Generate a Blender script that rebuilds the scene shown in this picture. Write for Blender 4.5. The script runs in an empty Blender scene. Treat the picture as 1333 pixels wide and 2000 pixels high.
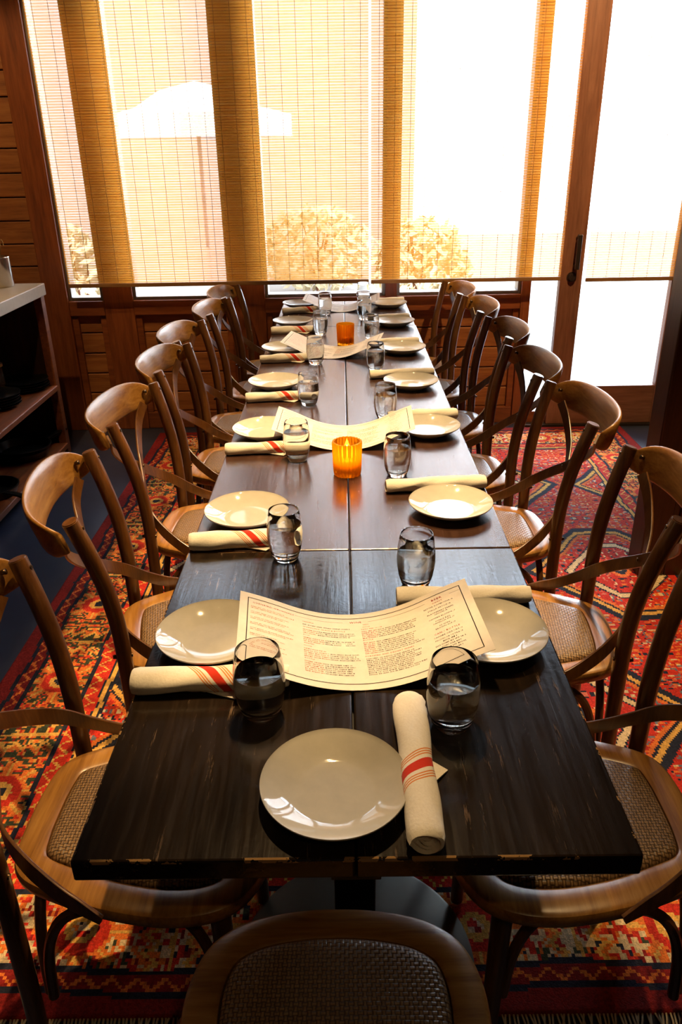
import bpy, bmesh, math, random
import numpy as np
from mathutils import Vector, Matrix
S = bpy.context.scene
COL = S.collection
random.seed(7)
PI = math.pi

# ------------------------------------------------------------------ camera
CAM_LOC = Vector((-0.0007, 0.0, 1.5077))
F_PX, PITCH, ROLL, YAW = 1495.5, math.radians(25.2626), math.radians(-1.048), math.radians(-0.456)
cam = bpy.data.cameras.new('camera')
cam.sensor_fit = 'VERTICAL'
cam.sensor_height = 24.0
cam.lens = 24.0 * F_PX / 2000.0
cam.clip_start = 0.02
cam_o = bpy.data.objects.new('camera', cam)
COL.objects.link(cam_o)
fw = Vector((math.sin(YAW) * math.cos(PITCH), math.cos(YAW) * math.cos(PITCH), -math.sin(PITCH)))
rt0 = Vector((math.cos(YAW), -math.sin(YAW), 0))
up0 = rt0.cross(fw)
rt = rt0 * math.cos(ROLL) + up0 * math.sin(ROLL)
up = up0 * math.cos(ROLL) - rt0 * math.sin(ROLL)
M = Matrix((rt, up, -fw)).transposed().to_4x4()
M.translation = CAM_LOC
cam_o.matrix_world = M
S.camera = cam_o

# ------------------------------------------------------------------ world, sun, lamps, exposure
S.view_settings.view_transform = 'Standard'
S.view_settings.look = 'None'
S.view_settings.gamma = 1.0
S.view_settings.use_curve_mapping = False
S.view_settings.exposure = 0.0
S.cycles.max_bounces = 14
S.cycles.transmission_bounces = 12
S.cycles.transparent_max_bounces = 20
S.cycles.diffuse_bounces = 5
S.cycles.glossy_bounces = 5
S.cycles.sample_clamp_indirect = 6.0
S.cycles.use_denoising = True

w = bpy.data.worlds.new('sky')
S.world = w
w.use_nodes = True
nt = w.node_tree
bg = nt.nodes['Background']
bg.inputs[0].default_value = (0.70, 0.84, 1.0, 1)
# sky made brighter right of the window wall, for more daylight at the door
tcw = nt.nodes.new('ShaderNodeTexCoord')
dotn = nt.nodes.new('ShaderNodeVectorMath')
dotn.operation = 'DOT_PRODUCT'
dotn.inputs[1].default_value = Vector((0.62, 0.70, 0.35)).normalized()
nt.links.new(tcw.outputs['Generated'], dotn.inputs[0])
mr = nt.nodes.new('ShaderNodeMapRange')
mr.interpolation_type = 'SMOOTHSTEP'
mr.inputs['From Min'].default_value = 0.62
mr.inputs['From Max'].default_value = 1.0
mr.inputs['To Min'].default_value = 7.0
mr.inputs['To Max'].default_value = 27.0
nt.links.new(dotn.outputs['Value'], mr.inputs['Value'])
nt.links.new(mr.outputs['Result'], bg.inputs[1])

def lamp(name, kind, loc, power, color, target=None, **kw):
    l = bpy.data.lights.new(name, kind)
    l.energy = power
    l.color = color
    for k, v in kw.items():
        setattr(l, k, v)
    o = bpy.data.objects.new(name, l)
    o.location = loc
    if target is not None:
        d = Vector(target) - Vector(loc)
        o.rotation_euler = d.to_track_quat('-Z', 'Y').to_euler()
    COL.objects.link(o)
    return o

lamp('sun', 'SUN', (0, 0, 8), 14.0, (1.0, 0.93, 0.82), target=(2.5, 6.0, 0), angle=0.01)
WARM = (1.0, 0.66, 0.30)
# warm spots over seats and rug, plus added fills for walls, door and counter
SPOTS = [((0.05, 1.42, 2.72), (-0.36, 1.55, 0.0), 190, 0.78),
         ((0.05, 2.00, 2.72), (-0.36, 2.05, 0.0), 220, 0.84),
         ((0.05, 2.70, 2.72), (-0.36, 2.70, 0.0), 140, 0.86),
         ((0.30, 3.30, 2.75), (-0.25, 3.50, 0.4), 60, 0.70),
         ((-0.02, 1.60, 2.70), (0.02, 0.80, 0.76), 140, 0.36),  # added spot to brighten the front plate
         ((-0.50, 1.10, 2.70), (-0.50, 1.02, 0.46), 26, 0.30),
         ((0.72, 1.00, 2.66), (0.56, 1.05, 0.46), 60, 0.36),
         ((0.42, 1.60, 2.66), (0.56, 1.62, 0.46), 30, 0.40),
         ((1.35, 2.00, 2.90), (1.05, 1.85, 0.0), 270, 0.66),
         ((-1.45, 2.90, 2.75), (-1.75, 4.36, 1.0), 65, 1.1),  # added wash on the left planks
         ((-0.90, 3.00, 2.95), (-0.90, 4.36, 0.35), 60, 0.45),  # added wash on the low wall under the sills
         ((1.20, 2.85, 2.95), (1.20, 4.36, 1.15), 230, 0.95),  # added fill to brighten the door
         ((-0.95, 2.10, 2.72), (-1.55, 3.60, 0.35), 45, 0.42),  # added fill to warm the counter legs and shelves
         ((0.35, -0.60, 2.66), (0.0, 0.66, 0.46), 10, 0.45)]  # added dim fill for the front chair seat
for i, (p, t, e, sz) in enumerate(SPOTS):
    lamp('spot_and_fill', 'SPOT', p, e, WARM, target=t, spot_size=sz, spot_blend=0.3 if i < 3 else 0.4, shadow_soft_size=0.02)
# daylight portals (sampling aids for the sky seen through the window wall and the glass door)
def portal(x0, x1, z0, z1, y):
    l = bpy.data.lights.new('daylight_portal', 'AREA')
    l.shape = 'RECTANGLE'
    l.size = x1 - x0
    l.size_y = z1 - z0
    l.cycles.is_portal = True
    o = bpy.data.objects.new('daylight_portal', l)
    o.location = ((x0 + x1) / 2, y, (z0 + z1) / 2)
    o.rotation_euler = (-PI / 2, 0, 0)
    COL.objects.link(o)
portal(-1.55, 1.04, 0.74, 2.92, 4.60)
portal(1.03, 1.95, 0.02, 2.92, 4.60)

# ------------------------------------------------------------------ node helpers
class NT:
    def __init__(s, name):
        s.m = bpy.data.materials.new(name)
        s.m.use_nodes = True
        s.t = s.m.node_tree
        s.b = s.t.nodes['Principled BSDF']
        s.out = s.t.nodes['Material Output']
        s._tc = None
    def n(s, typ, **kw):
        x = s.t.nodes.new(typ)
        for k, v in kw.items():
            setattr(x, k, v)
        return x
    def link(s, a, b):
        s.t.links.new(a, b)
    def setin(s, sock, v):
        if hasattr(v, 'is_linked') or isinstance(v, bpy.types.NodeSocket):
            s.link(v, sock)
        else:
            sock.default_value = v
    @property
    def tc(s):
        if s._tc is None:
            s._tc = s.n('ShaderNodeTexCoord')
        return s._tc
    def obj(s):
        return s.tc.outputs['Object']
    def uv(s):
        return s.tc.outputs['UV']
    def map(s, vec, scale=(1, 1, 1), loc=(0, 0, 0), rot=(0, 0, 0)):
        m = s.n('ShaderNodeMapping')
        m.inputs['Scale'].default_value = scale
        m.inputs['Location'].default_value = loc
        m.inputs['Rotation'].default_value = rot
        s.link(vec, m.inputs['Vector'])
        return m.outputs[0]
    def noise(s, vec, scale=5, detail=4, rough=0.55, dist=0.0):
        x = s.n('ShaderNodeTexNoise')
        x.inputs['Scale'].default_value = scale
        x.inputs['Detail'].default_value = detail
        x.inputs['Roughness'].default_value = rough
        x.inputs['Distortion'].default_value = dist
        s.link(vec, x.inputs['Vector'])
        return x.outputs['Fac']
    def math(s, op, a, b=0.0, c=0.0):
        x = s.n('ShaderNodeMath', operation=op)
        s.setin(x.inputs[0], a)
        s.setin(x.inputs[1], b)
        s.setin(x.inputs[2], c)
        return x.outputs[0]
    def ramp(s, fac, stops, interp='LINEAR'):
        x = s.n('ShaderNodeValToRGB')
        x.color_ramp.interpolation = interp
        e = x.color_ramp.elements
        while len(e) < len(stops):
            e.new(0.5)
        for i, (p, c) in enumerate(stops):
            e[i].position = p
            e[i].color = (*c, 1) if len(c) == 3 else c
        s.link(fac, x.inputs[0])
        return x.outputs[0]
    def mix(s, fac, a, b):
        x = s.n('ShaderNodeMix', data_type='RGBA')
        s.setin(x.inputs[0], fac)
        for sock, v in ((x.inputs[6], a), (x.inputs[7], b)):
            if isinstance(v, tuple):
                sock.default_value = (*v, 1) if len(v) == 3 else v
            else:
                s.link(v, sock)
        return x.outputs[2]
    def bump(s, h, strength=0.3, dist=0.002):
        x = s.n('ShaderNodeBump')
        x.inputs['Strength'].default_value = strength
        x.inputs['Distance'].default_value = dist
        s.link(h, x.inputs['Height'])
        s.link(x.outputs[0], s.b.inputs['Normal'])
    def sep(s, vec):
        x = s.n('ShaderNodeSeparateXYZ')
        s.link(vec, x.inputs[0])
        return x.outputs
    def base(s, v, rough=None, metal=None, spec=None):
        s.setin(s.b.inputs['Base Color'], (*v, 1) if isinstance(v, tuple) and len(v) == 3 else v)
        if rough is not None:
            s.setin(s.b.inputs['Roughness'], rough)
        if metal is not None:
            s.b.inputs['Metallic'].default_value = metal
        if spec is not None:
            s.b.inputs['Specular IOR Level'].default_value = spec

def wood(name, dark, mid, light, axis='x', rough=0.42, scale=1.0, bump=0.25, knots=False, spec=0.5, coat=0.0):
    """straight-grained timber, grain running along the given object axis"""
    k = NT(name)
    st = {'x': (1.2, 14, 14), 'y': (14, 1.2, 14), 'z': (14, 14, 1.2)}[axis]
    v = k.map(k.obj(), tuple(a * scale for a in st))
    g = k.noise(v, 2.2, 6, 0.62, 0.6)
    v2 = k.map(k.obj(), tuple(a * scale * 5 for a in st))
    f = k.noise(v2, 2.0, 3, 0.6)
    fac = k.math('ADD', k.math('MULTIPLY', g, 0.75), k.math('MULTIPLY', f, 0.3))
    c = k.ramp(fac, [(0.30, dark), (0.52, mid), (0.74, light)])
    if knots:
        vo = k.n('ShaderNodeTexVoronoi')
        k.link(k.map(k.obj(), {'x': (2.2, 6.0, 6.0), 'y': (6, 2.2, 6), 'z': (6, 6, 2.2)}[axis]), vo.inputs['Vector'])
        vo.inputs['Scale'].default_value = 1.0
        kn = k.ramp(vo.outputs['Distance'], [(0.06, (1, 1, 1)), (0.16, (0, 0, 0))])
        c = k.mix(kn, c, tuple(x * 0.35 for x in dark))
    k.base(c, rough, spec=spec)
    k.b.inputs['Coat Weight'].default_value = coat
    k.b.inputs['Coat Roughness'].default_value = 0.22
    k.bump(fac, bump, 0.002)
    return k.m

def plain(name, col, rough=0.5, metal=0.0, spec=0.5):
    k = NT(name)
    f = k.noise(k.obj(), 40, 3, 0.6)
    k.base(k.mix(f, tuple(x * 0.85 for x in col), tuple(min(1, x * 1.1) for x in col)), rough, metal, spec)
    return k.m

MAT = {}
MAT['trim'] = wood('reddish_trim_wood', (0.10, 0.024, 0.007), (0.21, 0.055, 0.014), (0.30, 0.09, 0.024), 'z', 0.38)
MAT['trimx'] = wood('reddish_rail_wood', (0.10, 0.024, 0.007), (0.21, 0.055, 0.014), (0.30, 0.09, 0.024), 'x', 0.38)
MAT['plank'] = wood('pine_plank', (0.14, 0.040, 0.009), (0.30, 0.10, 0.024), (0.42, 0.16, 0.04), 'x', 0.5, knots=True)
MAT['door'] = wood('door_wood', (0.10, 0.036, 0.020), (0.20, 0.078, 0.042), (0.28, 0.12, 0.07), 'z', 0.4)
MAT['darkwood'] = wood('dark_partition_wood', (0.015, 0.006, 0.004), (0.035, 0.012, 0.006), (0.06, 0.02, 0.01), 'z', 0.35)
MAT['ceil'] = wood('dark_ceiling_wood', (0.02, 0.01, 0.005), (0.04, 0.02, 0.009), (0.06, 0.03, 0.014), 'y', 0.6)
MAT['chair'] = wood('bent_beech', (0.045, 0.014, 0.004), (0.110, 0.040, 0.009), (0.20, 0.082, 0.020), 'z', 0.34, 1.3, 0.15, coat=0.6)
MAT['chairx'] = wood('bent_beech_across', (0.045, 0.014, 0.004), (0.110, 0.040, 0.009), (0.20, 0.082, 0.020), 'x', 0.34, 1.3, 0.15, coat=0.6)
MAT['chairlight'] = wood('light_bent_beech', (0.14, 0.052, 0.009), (0.33, 0.145, 0.028), (0.50, 0.255, 0.062), 'x', 0.34, 1.3, 0.15, coat=0.3)
MAT['shelfwood'] = wood('shelf_wood', (0.09, 0.022, 0.007), (0.19, 0.052, 0.014), (0.27, 0.085, 0.024), 'y', 0.5)
MAT['iron'] = plain('black_iron', (0.012, 0.011, 0.010), 0.4, 0.0)
MAT['pan'] = plain('seasoned_iron', (0.02, 0.018, 0.017), 0.28, 0.6)
MAT['bolt'] = plain('dark_bolt', (0.10, 0.06, 0.03), 0.3, 0.9)
MAT['steel'] = plain('brushed_steel', (0.62, 0.58, 0.52), 0.25, 1.0)
MAT['alu'] = plain('window_frame_metal', (0.30, 0.27, 0.25), 0.35, 0.8)
MAT['brass'] = plain('aged_brass', (0.5, 0.33, 0.12), 0.3, 1.0)
MAT['bronze'] = plain('bronze_hardware', (0.09, 0.06, 0.045), 0.4, 0.8)
MAT['disc'] = plain('grey_base_plate', (0.11, 0.105, 0.08), 0.45, 0.3)
MAT['china'] = plain('warm_white_china', (0.49, 0.46, 0.40), 0.06, 0.0, 0.6)
MAT['paper'] = plain('cream_paper', (0.64, 0.58, 0.51), 0.7, 0.0, 0.2)
MAT['ink_red'] = plain('red_ink', (0.32, 0.02, 0.012), 0.7, 0, 0.1)
MAT['ink_dark'] = plain('brown_ink', (0.018, 0.010, 0.008), 0.7, 0, 0.1)
MAT['ink_orange'] = plain('orange_ink', (0.36, 0.10, 0.035), 0.7, 0, 0.1)
MAT['ink_pale'] = plain('pale_grey_ink', (0.66, 0.60, 0.52), 0.7, 0, 0.1)
MAT['wax'] = plain('candle_wax', (0.85, 0.72, 0.5), 0.5)
MAT['counter'] = plain('counter_stone', (0.42, 0.34, 0.25), 0.35)

# floor: dark polished concrete
k = NT('polished_concrete')
f = k.noise(k.obj(), 1.6, 6, 0.6)
k.base(k.ramp(f, [(0.3, (0.016, 0.020, 0.040)), (0.7, (0.045, 0.052, 0.085))]), 0.28)
k.bump(k.noise(k.obj(), 30, 4), 0.1, 0.002)
MAT['floor'] = k.m

# table tops
def table_mat(name, dark, mid, light, rough, worn, edge=None):
    k = NT(name)
    v = k.map(k.obj(), (16, 1.1, 16))
    g = k.noise(v, 2.0, 6, 0.6, 0.9)
    v2 = k.map(k.obj(), (70, 3.5, 70))
    f = k.noise(v2, 2.0, 4, 0.6)
    fac = k.math('ADD', k.math('MULTIPLY', g, 0.7), k.math('MULTIPLY', f, 0.35))
    c = k.ramp(fac, [(0.32, dark), (0.55, mid), (0.78, light)])
    # worn scratches along the grain and small pale nicks
    s1 = k.noise(k.map(k.obj(), (60, 5, 60), (3, 7, 0)), 1.6, 6, 0.75)
    s2 = k.noise(k.map(k.obj(), (5, 3, 5), (1, 2, 0)), 1.5, 2, 0.5)
    sc = k.math('MULTIPLY', k.ramp(s1, [(0.60, (0, 0, 0)), (0.72, (1, 1, 1))]), k.ramp(s2, [(0.42, (0, 0, 0)), (0.55, (1, 1, 1))]))
    c = k.mix(k.math('MULTIPLY', sc, worn), c, (0.20, 0.13, 0.085))
    if edge:                                   # chipped paint along the edges
        ex, ey, ez = k.sep(k.obj())
        m_ = k.math('MAXIMUM', k.math('GREATER_THAN', k.math('ABSOLUTE', ex), edge[0]), k.math('GREATER_THAN', k.math('ABSOLUTE', ey), edge[1]))
        m_ = k.math('MULTIPLY', m_, k.math('GREATER_THAN', k.noise(k.obj(), 28, 4, 0.7), 0.56))
        m_ = k.math('MULTIPLY', m_, k.math('GREATER_THAN', ez, 0.755))
        c = k.mix(m_, c, (0.30, 0.17, 0.07))
    r = k.math('ADD', k.math('MULTIPLY', f, 0.22), rough)
    k.base(c, r, spec=0.5)
    k.bump(k.math('ADD', fac, k.math('MULTIPLY', k.noise(k.obj(), 90, 3), 0.35)), 0.22, 0.002)
    return k.m
MAT['table_black'] = table_mat('black_stained_boards', (0.006, 0.004, 0.003), (0.012, 0.007, 0.004), (0.026, 0.015, 0.008), 0.06, 0.85, (0.3325, 0.3785))
MAT['table_brown'] = table_mat('brown_stained_boards', (0.022, 0.010, 0.006), (0.048, 0.022, 0.015), (0.082, 0.040, 0.026), 0.12, 0.15)

# woven rattan (twill of flat strands)
k = NT('woven_rattan')
C = 0.0062
X, Y, Z = k.sep(k.obj())
xs = k.math('DIVIDE', X, C)
ys = k.math('DIVIDE', Y, C)
par = k.math('MODULO', k.math('ADD', k.math('ADD', k.math('FLOOR', xs), k.math('FLOOR', ys)), 400.0), 2.0)
sx = k.math('ABSOLUTE', k.math('SINE', k.math('MULTIPLY', xs, PI)))
sy = k.math('ABSOLUTE', k.math('SINE', k.math('MULTIPLY', ys, PI)))
a_ = k.math('MULTIPLY', par, k.math('POWER', sx, 0.6))
b_ = k.math('MULTIPLY', k.math('SUBTRACT', 1.0, par), k.math('POWER', sy, 0.6))
hgt = k.math('ADD', a_, b_)
tone = k.noise(k.obj(), 160, 2, 0.5)
c = k.ramp(k.math('ADD', k.math('MULTIPLY', hgt, 0.8), k.math('MULTIPLY', k.math('SUBTRACT', tone, 0.5), 0.5)),
           [(0.25, (0.025, 0.014, 0.007)), (0.6, (0.17, 0.095, 0.045)), (0.9, (0.40, 0.25, 0.12))])
k.base(c, 0.38)
k.bump(hgt, 0.6, 0.0015)
MAT['rattan'] = k.m

# bamboo blind: thin translucent slats
k = NT('bamboo_slats')
tone = k.noise(k.map(k.obj(), (3, 3, 90)), 1.5, 3, 0.6)
col = k.ramp(tone, [(0.3, (0.84, 0.33, 0.030)), (0.55, (0.92, 0.41, 0.06)), (0.75, (0.96, 0.50, 0.12))])
tr = k.n('ShaderNodeBsdfTranslucent')
df = k.n('ShaderNodeBsdfDiffuse')
tp = k.n('ShaderNodeBsdfTransparent')
tp.inputs[0].default_value = (1.0, 0.97, 0.92, 1)
k.link(col, tr.inputs[0])
k.link(k.mix(0.5, col, (0.25, 0.12, 0.03)), df.inputs[0])
m1 = k.n('ShaderNodeMixShader')
m1.inputs[0].default_value = 0.62
k.link(tr.outputs[0], m1.inputs[1])
k.link(df.outputs[0], m1.inputs[2])
m2 = k.n('ShaderNodeMixShader')
m2.inputs[0].default_value = 0.50
k.link(m1.outputs[0], m2.inputs[1])
k.link(tp.outputs[0], m2.inputs[2])
k.link(m2.outputs[0], k.out.inputs[0])
MAT['bamboo'] = k.m
MAT['cord'] = plain('blind_cord', (0.22, 0.10, 0.03), 0.7)
MAT['rail'] = wood('blind_rail_wood', (0.16, 0.07, 0.02), (0.28, 0.13, 0.04), (0.36, 0.18, 0.06), 'x', 0.5)

# window pane
k = NT('window_glass')
tp = k.n('ShaderNodeBsdfTransparent')
gl = k.n('ShaderNodeBsdfGlossy')
gl.inputs['Roughness'].default_value = 0.0
fr = k.n('ShaderNodeLayerWeight')
fr.inputs[0].default_value = 0.25
mx = k.n('ShaderNodeMixShader')
k.link(k.math('MULTIPLY', fr.outputs['Fresnel'], 0.6), mx.inputs[0])
k.link(tp.outputs[0], mx.inputs[1])
k.link(gl.outputs[0], mx.inputs[2])
k.link(mx.outputs[0], k.out.inputs[0])
MAT['pane'] = k.m

def glass(name, col, ior, rough=0.0):
    k = NT(name)
    g = k.n('ShaderNodeBsdfGlass')
    g.inputs['Color'].default_value = (*col, 1)
    g.inputs['IOR'].default_value = ior
    g.inputs['Roughness'].default_value = rough
    k.link(g.outputs[0], k.out.inputs[0])
    return k.m
MAT['glass'] = glass('clear_glass', (0.98, 0.985, 0.98), 1.48)
MAT['water'] = glass('water', (0.99, 0.995, 0.995), 1.333)
# amber glass with a little body colour
k = NT('amber_glass')
g = k.n('ShaderNodeBsdfGlass')
g.inputs['Color'].default_value = (0.95, 0.55, 0.09, 1)
g.inputs['IOR'].default_value = 1.45
t_ = k.n('ShaderNodeBsdfTranslucent')
t_.inputs[0].default_value = (0.95, 0.45, 0.04, 1)
mx = k.n('ShaderNodeMixShader')
mx.inputs[0].default_value = 0.30
k.link(g.outputs[0], mx.inputs[1])
k.link(t_.outputs[0], mx.inputs[2])
k.link(mx.outputs[0], k.out.inputs[0])
MAT['amber'] = k.m
k = NT('candle_flame')
e = k.n('ShaderNodeEmission')
e.inputs[0].default_value = (1.0, 0.62, 0.22, 1)
e.inputs[1].default_value = 160
k.link(e.outputs[0], k.out.inputs[0])
MAT['flame'] = k.m

# napkin cloth, u = metres along the roll, v = metres round it; woven red stripes
def napkin_mat(name, c0, slope):
    k = NT(name)
    U, V, _ = k.sep(k.uv())
    t = k.math('ABSOLUTE', k.math('SUBTRACT', k.math('ADD', U, k.math('MULTIPLY', V, slope)), c0))
    def band(a, b):
        return k.math('MULTIPLY', k.math('GREATER_THAN', t, a), k.math('LESS_THAN', t, b))
    red = band(-1.0, 0.0082)
    thin = k.math('ADD', k.math('ADD', band(0.0150, 0.0172), band(0.0194, 0.0216)), band(0.0238, 0.0260))
    cl = k.noise(k.obj(), 300, 2, 0.5)
    c = k.mix(cl, (0.66, 0.60, 0.51), (0.80, 0.75, 0.66))
    c = k.mix(thin, c, (0.62, 0.20, 0.05))
    c = k.mix(red, c, (0.55, 0.035, 0.015))
    k.base(c, 0.85, spec=0.1)
    k.b.inputs['Sheen Weight'].default_value = 0.1
    k.bump(k.math('ADD', k.noise(k.obj(), 22, 3), k.math('MULTIPLY', cl, 0.15)), 0.5, 0.004)
    return k.m
MAT['cloth'] = napkin_mat('striped_cloth', 0.120, -0.75)
MAT['clothend'] = napkin_mat('striped_cloth_end', 0.265, -0.75)
MAT['clothfront'] = napkin_mat('striped_cloth_wrapped', 0.128, -0.55)

# outdoor materials
MAT['ground'] = plain('pale_paving', (0.25, 0.235, 0.215), 0.8)
MAT['stucco'] = plain('tan_stucco', (0.41, 0.31, 0.265), 0.9)
MAT['canvas'] = plain('white_canvas', (0.85, 0.87, 0.92), 0.8)
MAT['leaf'] = plain('shrub_leaf', (0.60, 0.50, 0.30), 0.6)
k = NT('rug_wool')
at = k.n('ShaderNodeAttribute', attribute_name='knots')
cl = k.noise(k.obj(), 260, 2, 0.6)
mm = k.n('ShaderNodeMix', data_type='RGBA', blend_type='MULTIPLY')
mm.inputs[0].default_value = 1.0
k.link(at.outputs['Color'], mm.inputs[6])
k.link(k.ramp(cl, [(0.3, (0.6, 0.6, 0.6)), (0.7, (1.15, 1.12, 1.08))]), mm.inputs[7])
k.base(mm.outputs[2], 0.9, spec=0.15)
k.bump(cl, 0.5, 0.004)
MAT['rug'] = k.m
MAT['fringe'] = plain('rug_fringe', (0.55, 0.43, 0.26), 0.9)

# ------------------------------------------------------------------ mesh helpers
def link_mesh(name, me, mat, parent=None, smooth=True):
    if mat is not None:
        me.materials.append(MAT[mat] if isinstance(mat, str) else mat)
    if smooth:
        me.polygons.foreach_set('use_smooth', [True] * len(me.polygons))
    o = bpy.data.objects.new(name, me)
    COL.objects.link(o)
    if parent is not None:
        o.parent = parent
    return o

def obj(name, bm, mat, parent=None, smooth=True, sharp=35):
    bmesh.ops.recalc_face_normals(bm, faces=bm.faces[:])
    if smooth:
        for e in bm.edges:
            if len(e.link_faces) == 2 and e.calc_face_angle(0) > math.radians(sharp):
                e.smooth = False
    me = bpy.data.meshes.new(name)
    bm.to_mesh(me)
    bm.free()
    return link_mesh(name, me, mat, parent, smooth)

def tag(o, label, cat=None, group=None, kind=None):
    if label:
        o['label'] = label
    if cat:
        o['category'] = cat
    if group:
        o['group'] = group
    if kind:
        o['kind'] = kind
    return o

def struct(o):
    o['kind'] = 'structure'
    return o

def empty(name, loc, rz=0.0):
    o = bpy.data.objects.new(name, None)
    o.empty_display_size = 0.05
    COL.objects.link(o)
    o.location = loc
    o.rotation_euler = (0, 0, rz)
    return o

def copy_tree(o, parent=None):
    c = o.copy()
    COL.objects.link(c)
    if parent is not None:
        c.parent = parent
    for ch in o.children:
        copy_tree(ch, c)
    return c

def add_box(bm, x0, x1, y0, y1, z0, z1, bev=0.0):
    vs = [bm.verts.new((x, y, z)) for x in (x0, x1) for y in (y0, y1) for z in (z0, z1)]
    fs = [(0, 1, 3, 2), (4, 6, 7, 5), (0, 4, 5, 1), (2, 3, 7, 6), (0, 2, 6, 4), (1, 5, 7, 3)]
    faces = [bm.faces.new([vs[i] for i in f]) for f in fs]
    if bev > 0:
        es = list({e for f in faces for e in f.edges})
        bmesh.ops.bevel(bm, geom=es, offset=bev, segments=2, profile=0.5, affect='EDGES')

def box(name, x0, x1, y0, y1, z0, z1, mat, parent=None, bev=0.004):
    bm = bmesh.new()
    add_box(bm, x0, x1, y0, y1, z0, z1, bev)
    return obj(name, bm, mat, parent, smooth=False)

def spline(pts, n):
    """Catmull-Rom through points, n samples per span"""
    P = [np.array(p, float) for p in pts]
    P = [2 * P[0] - P[1]] + P + [2 * P[-1] - P[-2]]
    out = []
    for i in range(1, len(P) - 2):
        for j in range(n):
            t = j / n
            a, b, c, d = P[i - 1], P[i], P[i + 1], P[i + 2]
            out.append(0.5 * (2 * b + (c - a) * t + (2 * a - 5 * b + 4 * c - d) * t * t + (3 * b - a - 3 * c + d) * t ** 3))
    out.append(P[-2])
    return out

def add_tube(bm, path, rad, seg=12, cap=True):
    """round tube along a path; rad a number or one number per path point"""
    n = len(path)
    R = rad if hasattr(rad, '__len__') else [rad] * n
    rings = []
    prev = None
    for i, p in enumerate(path):
        t = np.array(path[min(i + 1, n - 1)]) - np.array(path[max(i - 1, 0)])
        t = t / (np.linalg.norm(t) + 1e-12)
        if prev is None:
            a = np.array([1.0, 0, 0]) if abs(t[0]) < 0.9 else np.array([0, 1.0, 0])
        else:
            a = prev
        a = a - t * (a @ t)
        a = a / np.linalg.norm(a)
        prev = a
        b = np.cross(t, a)
        rings.append([bm.verts.new(np.array(p) + R[i] * (math.cos(q) * a + math.sin(q) * b))
                      for q in [2 * PI * j / seg for j in range(seg)]])
    for i in range(n - 1):
        for j in range(seg):
            bm.faces.new((rings[i][j], rings[i][(j + 1) % seg], rings[i + 1][(j + 1) % seg], rings[i + 1][j]))
    if cap:
        bm.faces.new(rings[0][::-1])
        bm.faces.new(rings[-1])

def add_lathe(bm, prof, seg=48, rfun=None, close=False, cx=0, cy=0):
    """prof: (r, z) list turned round z; rfun(angle, i) scales r"""
    rings = []
    for i, (r, z) in enumerate(prof):
        if r < 1e-6:
            rings.append([bm.verts.new((cx, cy, z))])
        else:
            ring = []
            for j in range(seg):
                q = 2 * PI * j / seg
                rr = r * (rfun(q, i) if rfun else 1.0)
                ring.append(bm.verts.new((cx + rr * math.cos(q), cy + rr * math.sin(q), z)))
            rings.append(ring)
    pairs = list(zip(rings, rings[1:]))
    if close:
        pairs.append((rings[-1], rings[0]))
    for A, B in pairs:
        for j in range(seg):
            k2 = (j + 1) % seg
            if len(A) == 1 and len(B) == 1:
                continue
            if len(A) == 1:
                bm.faces.new((A[0], B[k2], B[j]))
            elif len(B) == 1:
                bm.faces.new((A[j], A[k2], B[0]))
            else:
                bm.faces.new((A[j], A[k2], B[k2], B[j]))

def add_strip(bm, path, wdirs, width, thick, hw=None):
    """flat strip along a path: rectangular section, width direction given per point"""
    n = len(path)
    rings = []
    for i, p in enumerate(path):
        p = np.array(p)
        t = np.array(path[min(i + 1, n - 1)]) - np.array(path[max(i - 1, 0)])
        t /= np.linalg.norm(t)
        wd = np.array(wdirs[i], float)
        wd = wd - t * (wd @ t)
        wd /= np.linalg.norm(wd)
        nn = np.cross(t, wd)
        h = (width / 2) * (hw[i] if hw else 1)
        e = thick / 2
        rings.append([bm.verts.new(p + a * wd + b * nn) for a, b in ((-h, -e * .5), (-h * .94, -e), (h * .94, -e), (h, -e * .5), (h, e * .5), (h * .94, e), (-h * .94, e), (-h, e * .5))])
    for i in range(n - 1):
        for j in range(8):
            bm.faces.new((rings[i][j], rings[i][(j + 1) % 8], rings[i + 1][(j + 1) % 8], rings[i + 1][j]))
    bm.faces.new(rings[0][::-1])
    bm.faces.new(rings[-1])

# ------------------------------------------------------------------ room shell
WY = 4.42                      # inner face of the window wall
DY = 4.36                      # plane of the door
struct(box('floor', -2.6, 2.8, -2.4, 4.60, -0.12, 0.0, 'floor', bev=0))
struct(box('ceiling', -2.6, 2.8, -2.4, 4.75, 3.20, 3.3, 'ceil', bev=0))
struct(box('wall_left', -2.7, -2.6, -2.4, 4.60, 0, 3.2, 'plank', bev=0))
struct(box('wall_right', 2.8, 2.9, -2.4, 4.60, 0, 3.2, 'darkwood', bev=0))
struct(box('wall_rear', -2.7, 2.9, -2.5, -2.4, 0, 3.2, 'darkwood', bev=0))
# unseen joist, added to cut the spotlights off the floor at the left
struct(box('trim_11', -0.30, -0.072, -2.4, WY, 2.40, 3.20, 'ceil', bev=0.006))

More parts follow.
